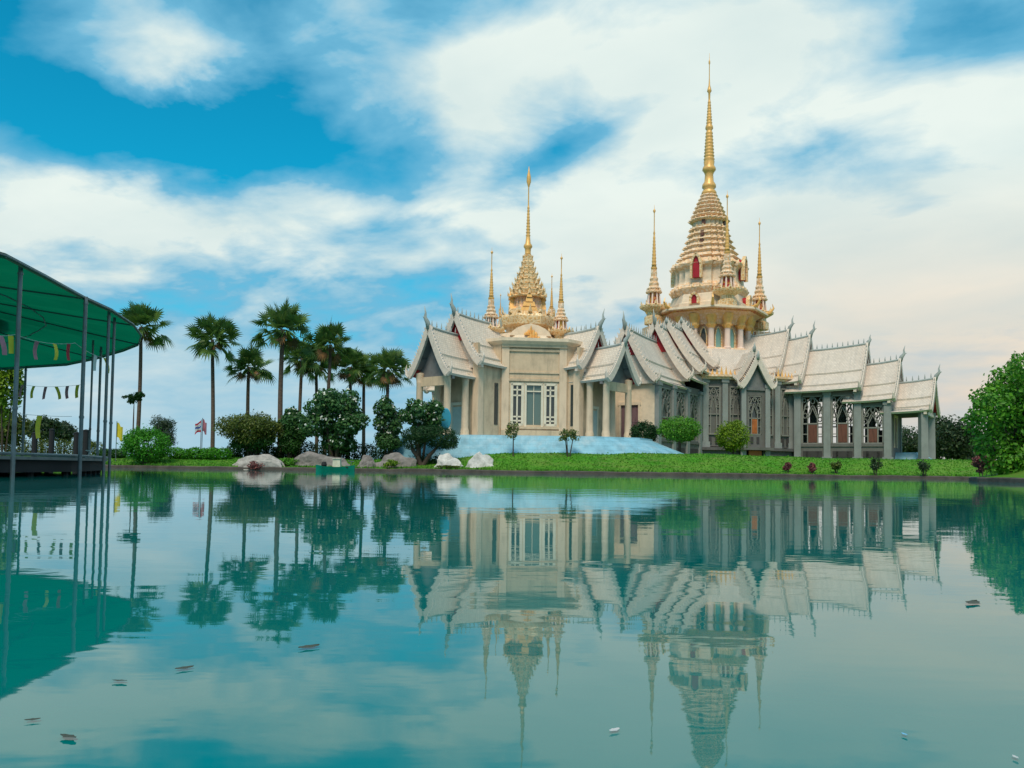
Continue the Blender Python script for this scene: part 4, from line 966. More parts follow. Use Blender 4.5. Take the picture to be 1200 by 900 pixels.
# niches on the drum and gablets on the dome base
for k in range(8):
    a = ang2+PI/4*k; d = Vector((math.cos(a), math.sin(a), 0)); p_ = Vector((-d.y, d.x, 0))
    if k % 2 == 1:
        for (py0, py1, rr, ww) in ((333, 309, 40.5, .95), (363, 353, 46, .75)):
            q_ = O2+d*rr*um; z0_, z1_ = z2(py0), z2(py1); H_ = z1_-z0_
            o5 = [(-ww/2, 0), (ww/2, 0), (ww/2, .55*H_), (ww*.3, .85*H_), (0, H_), (-ww*.3, .85*H_), (-ww/2, .55*H_)]
            bm = nb(); f_ = [bm.verts.new(q_+p_*x+Vector((0, 0, z0_+z))+d*.25) for x, z in o5]; g_ = [bm.verts.new(q_+p_*x+Vector((0, 0, z0_+z))-d*.9) for x, z in o5]
            bm.faces.new(f_); bm.faces.new(g_[::-1])
            for i in range(7): bm.faces.new((f_[i], f_[(i+1) % 7], g_[(i+1) % 7], g_[i]))
            ni = obj('niche', bm, M['red'], tw2)
            bm = nb(); o6 = [(x*1.4, z*1.1) for x, z in o5[1:]]+[(-ww*.7, 0)]
            for a_, b_ in zip(o6, o6[1:]): bar(bm, q_+p_*a_[0]+Vector((0, 0, z0_+a_[1]))+d*.25, q_+p_*b_[0]+Vector((0, 0, z0_+b_[1]))+d*.25, .28, .5, d)
            obj('niche_frame', bm, M['gold'], ni)
for k in range(4):           # dark slots up the tiers
    a = ang2+PI/4+PI/2*k; d = Vector((math.cos(a), math.sin(a), 0)); bm = nb()
    for py, hn in ((300, 27.5), (293, 25.5), (286, 24), (279, 22.5), (265, 18.2)): box(bm, O2+d*(hn*um*.96)+Vector((0, 0, z2(py+2))), .5, .45, .65, d)
    obj('slot_window', bm, M['brown'], tw2)
bm = nb()
rows = [(229, 8), (227, 9), (225, 8.4), (222, 6), (220, 8.2), (217, 8), (213, 5.5), (205, 4.8), (202, 6), (199.5, 8), (197, 7.6), (194, 5.8), (190, 6.4)]
py = 188
for i in range(9): r_ = 5.8-.24*i; rows += [(py, r_), (py-1.2, r_*1.14), (py-3.0, r_*.93)]; py -= 3.8
rows += [(153, 3.0), (151, 4.6), (148.5, 4.4), (146, 3.2)]
py = 145
for i in range(8): r_ = 3.2-.22*i; rows += [(py, r_), (py-1.0, r_*1.16), (py-2.4, r_*.88)]; py -= 3.4
rows += [(116, 1.1), (109, 1.3), (107, 2.7), (105, 2.3), (100, 1.0), (92, .55), (76, .45), (74, 1.1), (71.5, .9), (70, .3), (62, .12)]
lathe(bm, O2.x, O2.y, [(r_*um, z2(p_)) for p_, r_ in rows], 'round', n=20); obj('needle', bm, M['goldp'], tw2, smooth=True)
for dx_, dy_, tip, base, px in ((-.975, -.22, 240, 383, 766), (.13, -.99, 223, 366, 852), (.975, .22, 255, 383, 890), (-.13, .99, 262, 383, 815)):
    q_ = O2+Vector((dx_, dy_, 0))*(7.5 if abs(dy_) < .9 else 5.9); a_ = P(px, base, q_.y); t_ = P(px, tip, q_.y)
    small_spire(r2, a_.x if dy_ < .9 else q_.x, q_.y, 20.0 if base > 370 else 21.6, t_.z, 1.15)
    if abs(dy_) > .9: continue
    bm = nb(); ax = a_.x; box(bm, (ax, q_.y, 15), 2.6, 2.6, 4.6, F2, taper=.9); obj('spire_base', bm, M['pinkgold'], r2)
# blue ramp at the right porch
bm = nb(); e0 = O2+R2*26.2; 
pr = [P(1027, 0, 104.0).xy, P(1078, 0, 98.5).xy, P(1098, 0, 102).xy, P(1060, 0, 110).xy]
prt = [(x, y) for x, y in pr]
b_ = [bm.verts.new((x, y, 1.5)) for x, y in prt]; cxy = sum((Vector(p) for p in prt), Vector((0, 0)))/4
t_ = [bm.verts.new((cxy.x+(x-cxy.x)*f_, cxy.y+(y-cxy.y)*f_, 2.95)) for (x, y), f_ in zip(prt, (.62, .35, .35, .6))]
bm.faces.new(t_); bm.faces.new(b_[::-1])
for i in range(4): bm.faces.new((b_[i], b_[(i+1) % 4], t_[(i+1) % 4], t_[i]))
o = obj('ramp', bm, M['bluefloor']); tag(o, kind='structure')
# ------------------------------------------------------------------ vegetation
def leaf_cloud(rs, clumps, n, size, asp=0.55, shell=0.45, zmin=None):
    """many leaf quads through the volume of the clumps [(centre, (rx,ry,rz))]; weights by volume"""
    wts = np.array([r[0]*r[1]*r[2] for c, r in clumps])**0.75; wts /= wts.sum()
    ids = rs.choice(len(clumps), n, p=wts)
    cc = np.array([c for c, r in clumps])[ids]; rr = np.array([r for c, r in clumps])[ids]
    v = rs.normal(size=(n, 3)); v /= np.linalg.norm(v, axis=1)[:, None]
    rad = shell+(1-shell)*rs.rand(n)**0.6; rad *= 1+0.10*rs.normal(size=n)
    p = cc+v*rr*rad[:, None]
    nrm = v+rs.normal(size=(n, 3))*0.75; nrm[:, 2] += 0.35; nrm /= np.linalg.norm(nrm, axis=1)[:, None]
    t = np.cross(nrm, rs.normal(size=(n, 3))); t /= np.linalg.norm(t, axis=1)[:, None]; b = np.cross(nrm, t)
    s = size*(0.6+0.8*rs.rand(n))[:, None]
    A = p-t*s/2; Bq = p+b*s*asp/2+nrm*s*0.08; Cq = p+t*s/2; Dq = p-b*s*asp/2+nrm*s*0.08
    V = np.stack([A, Bq, Cq, Dq], 1).reshape(-1, 3)
    if zmin is not None: V[:, 2] = np.maximum(V[:, 2], zmin)
    F_ = np.arange(4*n).reshape(n, 4)
    return V, F_, p, v
def crown_clumps(rs, c, R, m, sub=0.42, flat=0.0):
    out = [(c, (R[0]*.62, R[1]*.62, R[2]*.62))]
    for k in range(m):
        v = rs.normal(size=3); v /= np.linalg.norm(v); 
        if flat: v[2] = abs(v[2])*(1-flat)-0.25*flat
        f = rs.uniform(.55, .80); s = sub*rs.uniform(.7, 1.25)
        out.append(((c[0]+v[0]*R[0]*f, c[1]+v[1]*R[1]*f, c[2]+v[2]*R[2]*f), (R[0]*s, R[1]*s, R[2]*s)))
    return out
def tri_blades(pos): pass
def shrub(name, label, cat, px0, px1, py0, py1, Y, m_, n=2600, size=0.24, seed=1, stems=5, group=None, m=14, sub=.42, shell=.4, base=None, asp=.55, round_=False, flowers=None, flat=0.0, zb=None, core=.62):
    cpx = (px0+px1)/2; q = P(cpx, py1, Y); gx = gz(q.x, Y) if zb is None else zb
    hx = (px1-px0)/2*Y/1000; top = P(cpx, py0, Y).z; bot = max(q.z, gx+.05); hz = max(.12, (top-bot)/2); zc_ = bot+hz
    rs = np.random.RandomState(seed)
    t = thing(name, label, cat, (q.x, Y, gx), group)
    c = (q.x, Y, zc_)
    cl = [(c, (hx*.93, hx*.93, hz*.93))] if round_ else crown_clumps(rs, c, (hx*.95, hx*.9, hz*.95), m, sub, flat)
    if core > .62: cl[0] = (c, (hx*core, hx*core, hz*core))
    if round_: cl += crown_clumps(rs, c, (hx, hx, hz), m, .22)[1:]
    V, Fq, p, v = leaf_cloud(rs, cl, n, size, asp, shell, gx+.02)
    pymesh('foliage', V, Fq, m_, t)
    bm = nb()
    for k in range(stems):
        a = 2*PI*k/stems+seed; r_ = hx*.10*(0 if stems == 1 else 1)
        p0 = Vector((q.x+r_*math.cos(a), Y+r_*math.sin(a), gx-.1)); p2 = Vector((q.x+hx*.5*math.cos(a)*(stems > 1), Y+hx*.5*math.sin(a)*(stems > 1), zc_+hz*.3))
        p1 = p0.lerp(p2, .5)+Vector((0, 0, (zc_-gx)*.15)); rr = max(.03, hx*.045)*(1.6 if stems == 1 else 1)
        tube(bm, [p0, p1, p2], [rr, rr*.75, rr*.3], 6)
    obj('stem' if stems > 1 else 'trunk', bm, M['bark'], t)
    if flowers:
        k = rs.choice(len(p), flowers, replace=False); Vf = []; Ff = []
        for i in k:
            if v[i][1] > .6: continue
            o_ = p[i]+v[i]*.12; 
            for j in range(3):
                oo = o_+rs.normal(size=3)*.07; a = rs.normal(size=3); a /= np.linalg.norm(a); b_ = np.cross(a, v[i]+.01); b_ /= np.linalg.norm(b_); a2 = np.cross(b_, v[i]); s_ = .09
                i0 = len(Vf); Vf += [oo-a2*s_, oo+b_*s_, oo+a2*s_, oo-b_*s_]; Ff.append((i0, i0+1, i0+2, i0+3))
        pymesh('blossom', Vf, Ff, M['petal'], t)
    return t
def palm_mesh(seed, R, fronds=42, segs=15):
    """fan palm crown around the origin: leaf quads; returns live and dead parts"""
    rs = np.random.RandomState(seed); out = {'crown': ([], []), 'skirt': ([], []), 'petiole': ([], [])}
    for k in range(fronds):
        t = k/(fronds-1); el = math.radians(78-t*128+rs.uniform(-9, 9)); a = k*2.39996+rs.uniform(-.25, .25)
        dead = el < math.radians(-40)
        key = 'skirt' if dead else 'crown'; V, F_ = out[key]
        d = np.array([math.cos(el)*math.cos(a), math.cos(el)*math.sin(a), math.sin(el)]); Lp = R*rs.uniform(.46, .62)*(0.6 if dead else 1)*(.45 if k % 4 == 3 else 1)
        side = np.array([-math.sin(a), math.cos(a), 0.0]); up = np.cross(d, side); up *= -1 if up[2] < 0 else 1
        ro = rs.uniform(-1.15, 1.15); side, up = side*math.cos(ro)+up*math.sin(ro), up*math.cos(ro)-side*math.sin(ro)
        p0 = d*0.15; hub = d*Lp+np.array([0, 0, -.10*Lp])
        PV, PF = out['petiole']; i0 = len(PV)
        for q_, wdt in ((p0, .06), (hub, .035)): PV += [q_-side*wdt, q_+side*wdt]
        PF.append((i0, i0+1, i0+3, i0+2))
        Lb = R*rs.uniform(.34, .46)*(0.75 if dead else 1); droop = rs.uniform(.12, .4)+(.25 if el < 0 else 0)
        for s_ in range(segs):
            th = math.radians(-112+224*s_/(segs-1)); dirv = d*math.cos(th)+side*math.sin(th)+up*(0.12*abs(math.sin(th)))
            l = Lb*(1-.18*abs(math.sin(th)))*rs.uniform(.85, 1.05)
            wv = np.cross(dirv, up); wv /= np.linalg.norm(wv)
            w0, w1 = .015, l*.065
            m1 = hub+dirv*l*.55+np.array([0, 0, -.05*l]); tip = hub+dirv*l*.95+np.array([0, 0, -droop*l*.6])
            i0 = len(V); V += [hub-wv*w0, hub+wv*w0, m1-wv*w1+up*w1*.5, m1+wv*w1+up*w1*.5, tip]
            F_ += [(i0, i0+1, i0+3, i0+2), (i0+2, i0+3, i0+4)]
    return out
PALMS = [(165, 383, 500, 86, 3.0, 'fan palm at far left beside the green canopy, its trunk rising behind a round bush', 38),
         (250, 398, 520, 84, 2.95, 'lone fan palm with straight slim trunk between two flagpoles and a shorter palm', 34),
         (293, 430, 505, 88, 2.6, 'short fan palm rising directly behind the reddish round tree', 27),
         (332, 386, 520, 82, 3.0, 'tallest fan palm of the cluster, thick trunk, left end of the tight group', 36),
         (353, 420, 500, 92, 2.7, 'slim dark fan palm tucked behind the tallest palm of the cluster', 30),
         (386, 404, 500, 85, 2.75, 'fan palm in the middle of the tight cluster above the white flowering tree', 31),
         (410, 430, 500, 90, 2.7, 'lower fan palm overlapping the right side of the tight palm cluster', 29),
         (371, 425, 505, 94, 2.6, 'half hidden fan palm low between the two tallest palms of the cluster', 27),
         (428, 440, 505, 93, 2.3, 'smallest fan palm, low between the cluster and the rightmost palm', 25),
         (456, 433, 505, 88, 2.55, 'rightmost fan palm, standing alone nearest the small temple', 28)]
pm = [palm_mesh(s, 1.0) for s in (11, 12, 13)]
def merged(pmx, key, nm, m_):
    V, F_ = pmx[key]; me = D.meshes.new(nm); me.from_pydata([tuple(v) for v in V], [], F_); me.update(); me.materials.append(m_); return me
pmes = [{k: merged(p_, k, n_, M[mm]) for k, n_, mm in (('crown', 'crown', 'palm'), ('skirt', 'dead_fronds', 'skirt'), ('petiole', 'petiole', 'palm'))} for p_ in pm]
for i, (px, pyc, pyb, Y, R, lab, _) in enumerate(PALMS):
    c = P(px, pyc, Y); gx = c.x+0.15*math.sin(i*2.1); g0 = gz(gx, Y)
    t = thing('fan_palm', lab, 'palm tree', (gx, Y, g0), 'fan palms by the pond')
    for k, n_ in (('crown', 'crown'), ('skirt', 'dead_fronds'), ('petiole', 'petioles')):
        o = D.objects.new(n_, pmes[i % 3][k]); C.objects.link(o); o.parent = t; o.location = (c.x-gx, 0, c.z-g0); o.rotation_euler = (0.05*math.sin(i), 0.06*math.cos(i*1.7), i*1.1)
        o.scale = (R*1.2, R*1.2, R*1.2*(1.0+.08*math.sin(i*3)))
    bm = nb(); N_ = 10; ps = []; rd = []
    for j in range(N_+1):
        f_ = j/N_; ps.append((gx+(c.x-gx)*f_+.12*math.sin(f_*3+i), Y, g0-.1+(c.z-g0+.1)*f_)); rd.append((.26 if f_ < .08 else .21-.05*f_)*(1.25 if i in (3,) else 1))
    tube(bm, ps, rd, 10); obj('trunk', bm, M['trunk'], t, smooth=True)

shrub('round_bush', 'bright green clipped round bush at the water edge near the green canopy', 'bush', 142, 199, 500, 549, 72.5, M['bush'], 9000, .17, 21, 6, round_=True, m=26, shell=.75)
shrub('broadleaf_shrub', 'dark leafy shrub filling the gap right of the reddish round tree', 'shrub', 326, 352, 497, 532, 77.5, M['hedge'], 3600, .22, 121, 4, m=14, core=.8)
shrub('broadleaf_shrub', 'low bushy shrub beneath the large blossoming frangipani', 'shrub', 372, 424, 508, 533, 77.2, M['plum'], 4200, .22, 122, 5, m=14, core=.8)
shrub('broadleaf_shrub', 'bushy shrub left of the dark cloud-pruned tree', 'shrub', 436, 474, 505, 530, 77.4, M['plum'], 3200, .24, 123, 5, m=14, core=.7)
shrub('broadleaf_shrub', 'dark undergrowth shrub beneath the reddish round tree', 'shrub', 268, 326, 508, 533, 77.2, M['hedge'], 3800, .2, 124, 5, m=14, core=.8)
shrub('spiky_shrub', 'grey-green spiky shrub behind the bright clipped round bush', 'shrub', 172, 214, 487, 527, 80, M['greygreen'], 3600, .42, 22, 4, asp=.12, shell=.3)
shrub('small_tree', 'round tree with reddish-green leaves above the long flat rock', 'tree', 257, 334, 480, 524, 77, M['redgreen'], 12000, .20, 23, 4, shell=.55, m=26, core=.85)
shrub('plumeria_tree', 'large frangipani full of white blossoms in front of the palm cluster', 'tree', 346, 440, 452, 532, 76, M['plum'], 10500, .34, 24, 6, flowers=300, m=26, sub=.30, shell=.5)
shrub('plumeria_tree', 'smaller frangipani left of the large white blossoming one', 'tree', 320, 370, 474, 531, 79, M['plum'], 5200, .32, 25, 5, flowers=100, m=18, sub=.32, shell=.5)
shrub('plumeria_tree', 'slender frangipani below the rightmost palm, thin leaves against the sky', 'tree', 430, 480, 462, 520, 78, M['plum'], 3600, .32, 26, 4, flowers=90, m=18, sub=.30, shell=.5)
shrub('plumeria_tree', 'frangipani with white blossoms covering the left porch columns', 'tree', 466, 521, 461, 512, 75, M['plum'], 4200, .34, 27, 5, flowers=170, m=20, sub=.32, shell=.5)
# topiary: dark flat pads on a forked trunk
def topiary():
    q = P(490, 545, 72.6); gx = gz(q.x, q.y); t = thing('topiary_tree', 'dark green cloud-pruned tree on a black forked trunk beside the white rocks', 'tree', (q.x, q.y, gx))
    rs = np.random.RandomState(31); cl = []
    for px, py, hw, hh in ((492, 509, 21, 9), (516, 513, 21, 13), (484, 518, 14, 9), (505, 505, 14, 7), (526, 518, 11, 9)):
        c = P(px, py, q.y+rs.uniform(-.4, .4)); cl.append((tuple(c), (hw*.0726, hw*.07, hh*.0726)))
    V, Fq, p, v = leaf_cloud(rs, cl, 9500, .15, .5, .7); pymesh('foliage', V, Fq, M['darkgreen'], t)
    bm = nb()
    for a, b_, c_ in (((494, 548), (489, 534), (491, 515)), ((494, 548), (503, 534), (516, 520)), ((489, 534), (484, 528), (482, 520))):
        tube(bm, [P(a[0], a[1], q.y), P(b_[0], b_[1], q.y), P(c_[0], c_[1], q.y)], [.22, .17, .08], 8)
    obj('trunk', bm, M['bark'], t)
    V, Fq, p, v = leaf_cloud(rs, [(tuple(P(503, 541, 73.4)), (2.2, .5, .7))], 1600, .16, .5, .3); pymesh('undergrowth', V, Fq, M['darkgreen'], t)
topiary()
shrub('sapling', 'thin sapling with sparse yellowish leaves before the small temple window', 'sapling', 590, 613, 493, 519, 73.8, M['sap'], 340, .22, 41, 1, m=8, shell=.2)
shrub('sapling', 'forked sapling with spreading yellowish leaves before the blue terrace', 'sapling', 650, 682, 500, 520, 73.8, M['sap'], 380, .23, 42, 3, m=9, shell=.2)
shrub('domed_tree', 'dark green domed tree beside the right porch columns', 'tree', 737, 772, 493, 524, 84, M['darkgreen'], 5500, .18, 43, 3, round_=True, m=16, shell=.6)
shrub('domed_tree', 'wide bright-green umbrella shaped tree in front of the shade-toned temple wall', 'tree', 770, 823, 487, 519, 82, M['green'], 8500, .18, 44, 1, round_=True, m=20, shell=.6)
shrub('domed_tree', 'yellow-green loose round tree left of the narrow front porch', 'tree', 838, 880, 492, 530, 82, M['ygreen'], 6500, .18, 45, 1, round_=True, m=20, shell=.55)
POT = [(923, 541, 554, 12, 'plum coloured tuft, leftmost of the five small shrubs on the kerb', 'pinkleaf'), (952, 542, 554, 11, 'sparse purplish tuft, second small shrub on the kerb', 'pinkleaf'), (980, 539, 554, 13, 'dark leaning small shrub, middle one of the five on the kerb', 'redgreen'),
       (1026, 533, 554, 17, 'bushy dark small shrub on the kerb below the last nave window', 'far'), (1083, 536, 555, 18, 'widest small shrub on the kerb below the porch column', 'far')]
for i, (px, py0, py1, w_, lab, mm) in enumerate(POT):
    shrub('kerb_shrub', lab, 'shrub', px-w_/2, px+w_/2, py0, py1, 70.9, M[mm], 620, .15, 50+i, 5, 'small shrubs planted along the kerb', m=8, shell=.2)
# big tree at right edge on the promontory
def big_bush():
    Y = 52.5; q = P(1188, 560, Y); t = thing('shoreline_tree', 'large leafy bright green tree overhanging the water at the right edge', 'tree', (q.x, Y, gz(q.x, Y)))
    rs = np.random.RandomState(61); cl = []
    for px, py, r_ in ((1200, 475, 44), (1165, 478, 26), (1150, 497, 20), (1162, 520, 22), (1180, 450, 24), (1208, 436, 26), (1188, 430, 10), (1190, 419, 6), (1186, 541, 22), (1212, 535, 34), (1228, 480, 44), (1150, 470, 12), (1141, 488, 9), (1172, 545, 16), (1250, 500, 50), (1158, 462, 11)):
        c = P(px, py, Y+rs.uniform(-1.6, 1.6)); cl.append((tuple(c), (r_*.0525, r_*.0525, r_*.0525)))
    V, Fq, p, v = leaf_cloud(rs, cl, 15000, .27, .6, .45, .05); pymesh('foliage', V, Fq, M['green'], t)
    bm = nb()
    for (a, b_) in (((1186, 562), (1178, 500)), ((1190, 562), (1200, 470)), ((1194, 562), (1225, 480)), ((1185, 562), (1160, 520)), ((1190, 520), (1190, 421))):
        p0, p2 = P(*a, Y), P(*b_, Y); tube(bm, [p0, p0.lerp(p2, .5)+Vector((.2, .1, 0)), p2], [.16, .12, .03], 7)
    obj('trunk', bm, M['bark'], t)
big_bush()
shrub('flowering_shrub', 'low pinkish flowering shrub at the foot of the large right-edge tree', 'shrub', 1139, 1166, 531, 556, 66, M['pinkleaf'], 1500, .2, 63, 5, m=9, shell=.3)
# trees beyond
FAR = [(1062, 496, 28, 536, 150, 'far', 'dark tree seen through the open right porch'), (1100, 482, 18, 536, 140, 'far', 'thin airy tree with pinkish gaps just right of the porch column'),
       (1122, 484, 22, 538, 120, 'far', 'dense dark tree between porch and the large right-edge tree'), (1145, 505, 24, 540, 135, 'far', 'low dark tree half hidden behind the large right-edge tree'),
       (1196, 470, 40, 545, 110, 'far', 'dark tree hidden behind the crown at the right edge'), (1084, 505, 16, 536, 160, 'far', 'low distant tree behind the right porch column')]
for i, (px, py0, hw, py1, Y, mm, lab) in enumerate(FAR):
    shrub('distant_tree', lab, 'tree', px-hw*1.1, px+hw*1.1, py0, py1+9, Y, M[mm], 6500, .42, 70+i, 3, 'trees beyond the lawn', m=16, sub=.36, shell=.3, core=.88)
LEFTT = [(5, 412, 20, 500, 76, 'ygreen', 'yellow-green leafy tree behind the leftmost canopy posts'), (12, 478, 26, 528, 84, 'redgreen', 'dark spreading tree under the canopy at the left edge'),
         (52, 486, 26, 520, 95, 'far', 'dark reddish tree between the canopy posts'), (74, 492, 16, 522, 110, 'greygreen', 'small airy grey-green tree seen between canopy posts'),
         (98, 512, 14, 532, 105, 'far', 'low dark bush at the back of the deck')]
for i, (px, py0, hw, py1, Y, mm, lab) in enumerate(LEFTT):
    shrub('waterside_tree', lab, 'tree', px-hw, px+hw, py0, py1, Y, M[mm], 2600, .36, 80+i, 3, 'trees behind the canopy', m=15, sub=.34, shell=.3, core=.8)
# leafy sprig beside the first palm: an offshoot growing on its own thin stem
shrub('thin_tree', 'thin tree with one small dark leafy tuft beside the first palm trunk', 'tree', 142, 172, 458, 475, 83, M['darkgreen'], 420, .3, 90, 1, m=9, sub=.3, shell=.2)
# hedges
def hedge(px0, px1, py0, py1, Y, lab, mm, seed, n=5000, depth=.7):
    a, b_ = P(px0, py0, Y), P(px1, py0, Y); rs = np.random.RandomState(seed); g0 = gz((a.x+b_.x)/2, Y); top = (a.z+b_.z)/2
    t = thing('hedge', lab, 'hedge', ((a.x+b_.x)/2, Y, g0)); k = max(3, int((b_.x-a.x)/.8)); cl = []
    for i in range(k):
        x = a.x+(b_.x-a.x)*(i+.5)/k; h_ = (top-g0)*rs.uniform(.85, 1.06); cl.append(((x, Y+rs.uniform(-.15, .15), g0+h_*.5), (.75, depth, h_*.56)))
    V, Fq, p, v = leaf_cloud(rs, cl, n, .16, .55, .7, g0); pymesh('foliage', V, Fq, M[mm], t)
    for i in range(k): bm = nb(); x = a.x+(b_.x-a.x)*(i+.5)/k; tube(bm, [(x, Y, g0-.1), (x+.05, Y, g0+(top-g0)*.6)], [.04, .02], 5); obj('stem', bm, M['bark'], t)
hedge(200, 268, 525, 540, 75.5, 'low mid-green hedge between the clipped round bush and the long rock', 'bush', 101, 6500)
hedge(268, 345, 522, 533, 79.5, 'dark trimmed hedge below the reddish round tree', 'hedge', 102, 6500)
hedge(120, 143, 526, 541, 76, 'short hedge stub between canopy posts and clipped round bush', 'hedge', 103, 2600)
hedge(345, 480, 519, 531, 80, 'long dark hedge beneath the frangipani trees', 'darkgreen', 104, 8000)
hedge(0, 120, 515, 533, 84, 'pink and green flowering hedge behind the deck', 'redgreen', 105, 7000)
def tuft(px, py0, py1, w_, Y, mm, lab, seed): shrub('shoreline_plant', lab, 'plant', px-w_/2, px+w_/2, py0, py1, Y, M[mm], 700, .16, seed, 5, m=8, shell=.2)
tuft(300, 539, 551, 24, 70.9, 'pinkleaf', 'reddish-brown trailing plant in front of the long flat rock', 111)
tuft(458, 538, 551, 20, 70.8, 'ygreen', 'yellow and orange tufted plant at the dark topiary end of the grey rocks', 112)
tuft(338, 536, 546, 26, 72.0, 'green', 'bright green grassy clump between the flat rock and the boat', 113)
tuft(524, 549, 554, 30, 70.9, 'redgreen', 'low brown ground plant under the white rocks', 114)
# ------------------------------------------------------------------ rocks
def rock(px0, px1, py0, py1, Y, lab, mm, seed, flat=1.0, group=None, dep=1.0):
    rr = random.Random(seed); a, b_ = P(px0, py1, Y), P(px1, py1, Y); top = P((px0+px1)/2, py0, Y).z; cx_ = (a.x+b_.x)/2; g0 = gz(cx_, Y)-.15
    bm = nb(); bmesh.ops.create_icosphere(bm, subdivisions=4, radius=1)
    from mathutils import noise as mn
    planes = [(Vector((rr.uniform(-1, 1), rr.uniform(-1, 1), rr.uniform(-.2, 1))).normalized(), rr.uniform(.62, 1.1)) for _ in range(17)]
    for v in bm.verts:
        e_ = (abs(v.co.x)**4+abs(v.co.y)**4+abs(v.co.z)**4)**.25; v.co /= e_
        for n_, d_ in planes:
            s_ = v.co.dot(n_)-d_
            if s_ > 0: v.co -= n_*s_
        v.co *= 1+.26*mn.noise(v.co*2.1+Vector((seed, 0, 0)))+.06*mn.noise(v.co*6+Vector((0, seed, 0)))
    mx = max(v.co.z for v in bm.verts); xl = min(v.co.x for v in bm.verts); xr = max(v.co.x for v in bm.verts)
    for v in bm.verts: v.co.x = (v.co.x-xl)/(xr-xl)*2-1
    xm = 1
    for v in bm.verts: v.co = Vector((cx_+v.co.x/xm*(b_.x-a.x)/2, Y+v.co.y*(b_.x-a.x)*.28*dep, g0+max(v.co.z, -.3)/mx*(top-g0)))
    o = obj('rock', bm, M[mm], None, smooth=False, origin=(cx_, Y, g0)); tag(o, lab, 'rock', group)
M['whiterock'] = mat('whitish_rock', (0.60, 0.58, 0.55), 0.8, var=0.25, vscale=1.5, bump=0.9, bscale=4.0, stain=((0.25, 0.23, 0.2), 0.6, 1.8, 1))
rock(268, 336, 532, 550, 71.6, 'long flat-topped pale rock slab below the reddish round tree', 'rock', 8, dep=.5)
rock(340, 418, 529, 549, 72.4, 'wide grey-brown boulder behind the teal boat', 'rockgrey', 2, dep=.5)
rock(417, 446, 533, 549, 71.9, 'small pointed grey boulder right of the teal boat', 'rockgrey', 3)
rock(436, 494, 530, 550, 72.0, 'broad dark grey boulder left of the topiary trunk', 'rockgrey', 4, dep=.6)
rock(508, 552, 531, 550, 71.7, 'white craggy rock beside the topiary trunk', 'whiterock', 5, dep=.6)
rock(538, 584, 529, 552, 71.6, 'white sloping rock at the start of the open lawn', 'whiterock', 6, dep=.6)
# ------------------------------------------------------------------ moored teal boat
q = P(393, 553, 68.8); bt = thing('moored_boat', 'small teal boat with a cream box moored below the grey boulder', 'boat', (q.x, q.y, 0))
bm = nb(); L_ = 3.1
rings = []
for i in range(13):
    f_ = i/12; x = q.x-L_/2+L_*f_; w_ = .62*(1-abs(2*f_-1)**3.0*.75); top_ = .34+.16*abs(2*f_-1)**2
    rings.append([bm.verts.new((x, q.y-w_, top_)), bm.verts.new((x, q.y-w_*.7, -.12)), bm.verts.new((x, q.y+w_*.7, -.12)), bm.verts.new((x, q.y+w_, top_)), bm.verts.new((x, q.y+w_-.08, top_-.02)), bm.verts.new((x, q.y, .12)), bm.verts.new((x, q.y-w_+.08, top_-.02))])
for a_, b_ in zip(rings, rings[1:]):
    for k in range(7): bm.faces.new((a_[k], a_[(k+1) % 7], b_[(k+1) % 7], b_[k]))
bm.faces.new(rings[0][::-1]); bm.faces.new(rings[-1]); obj('hull', bm, M['teal'], bt)
bm = nb()
for x in (-.8, -.25, .95): box(bm, (q.x+x, q.y, .28), .3, 1.0, .07)
obj('seat', bm, M['tar'], bt)
bm = nb(); box(bm, (q.x+.12, q.y, .34), .62, .6, .62, taper=.92); box(bm, (q.x+.12, q.y, .96), .70, .68, .06); obj('box', bm, M['creambox'], bt)
bm = nb(); lathe(bm, q.x-.9, q.y-.1, [(.18, .35), (.24, .5), (.16, .72), (.1, .75)], 'round', n=10); obj('float', bm, M['tar'], bt)
bm = nb(); tube(bm, [(q.x+1.2, q.y, .3), (q.x+1.3, q.y, .8)], .03, 6); tube(bm, [(q.x+1.0, q.y, .82), (q.x+1.5, q.y, .78)], .03, 6); obj('handle', bm, M['steel'], bt)
# ------------------------------------------------------------------ flags and signs on shore
def flag(px, py0, py1, Y, cols, wd, lab, pole_top=None):
    a = P(px, py0, Y); g0 = gz(a.x, Y); t = thing('flagpole', lab, 'flag', (a.x, Y, g0)); bm = nb(); tube(bm, [(a.x, Y, g0-.1), (a.x, Y, a.z+.1)], .035, 6); obj('pole', bm, M['steel'], t)
    h_ = (P(px, py0, Y)-P(px, py1, Y)).z; n = len(cols)
    for i, mm in enumerate(cols):
        bm = nb(); rows = []
        for j in range(7):
            f_ = j/6; x = a.x+wd*f_; sag = -h_*.35*f_*abs(1)+.06*math.sin(f_*7+i)
            rows.append([bm.verts.new((x, Y+.12*math.sin(f_*6), a.z-h_*i/n+sag)), bm.verts.new((x, Y+.12*math.sin(f_*6), a.z-h_*(i+1)/n+sag))])
        for r0, r1_ in zip(rows, rows[1:]): bm.faces.new((r0[0], r0[1], r1_[1], r1_[0]))
        obj('cloth', bm, M[mm], t)
flag(236, 493, 505, 78, ['redcloth', 'whitecloth', 'bluecloth', 'whitecloth', 'redcloth'], -.55, 'small red, white and blue flag drooping from a short pole near the lone palm')
flag(237.5, 491, 505, 78.6, ['pinkcloth'], .4, 'small faded pink flag beside the red, white and blue one')
flag(137, 495, 512, 74, ['yellow'], .55, 'small yellow flag on a pole left of the clipped round bush')
t_ = P(522, 500, 76.3); o = None
bm = nb(); lathe(bm, 0, 0, [(.45, -.05), (.5, 0), (.45, .05)], 'round', n=20)
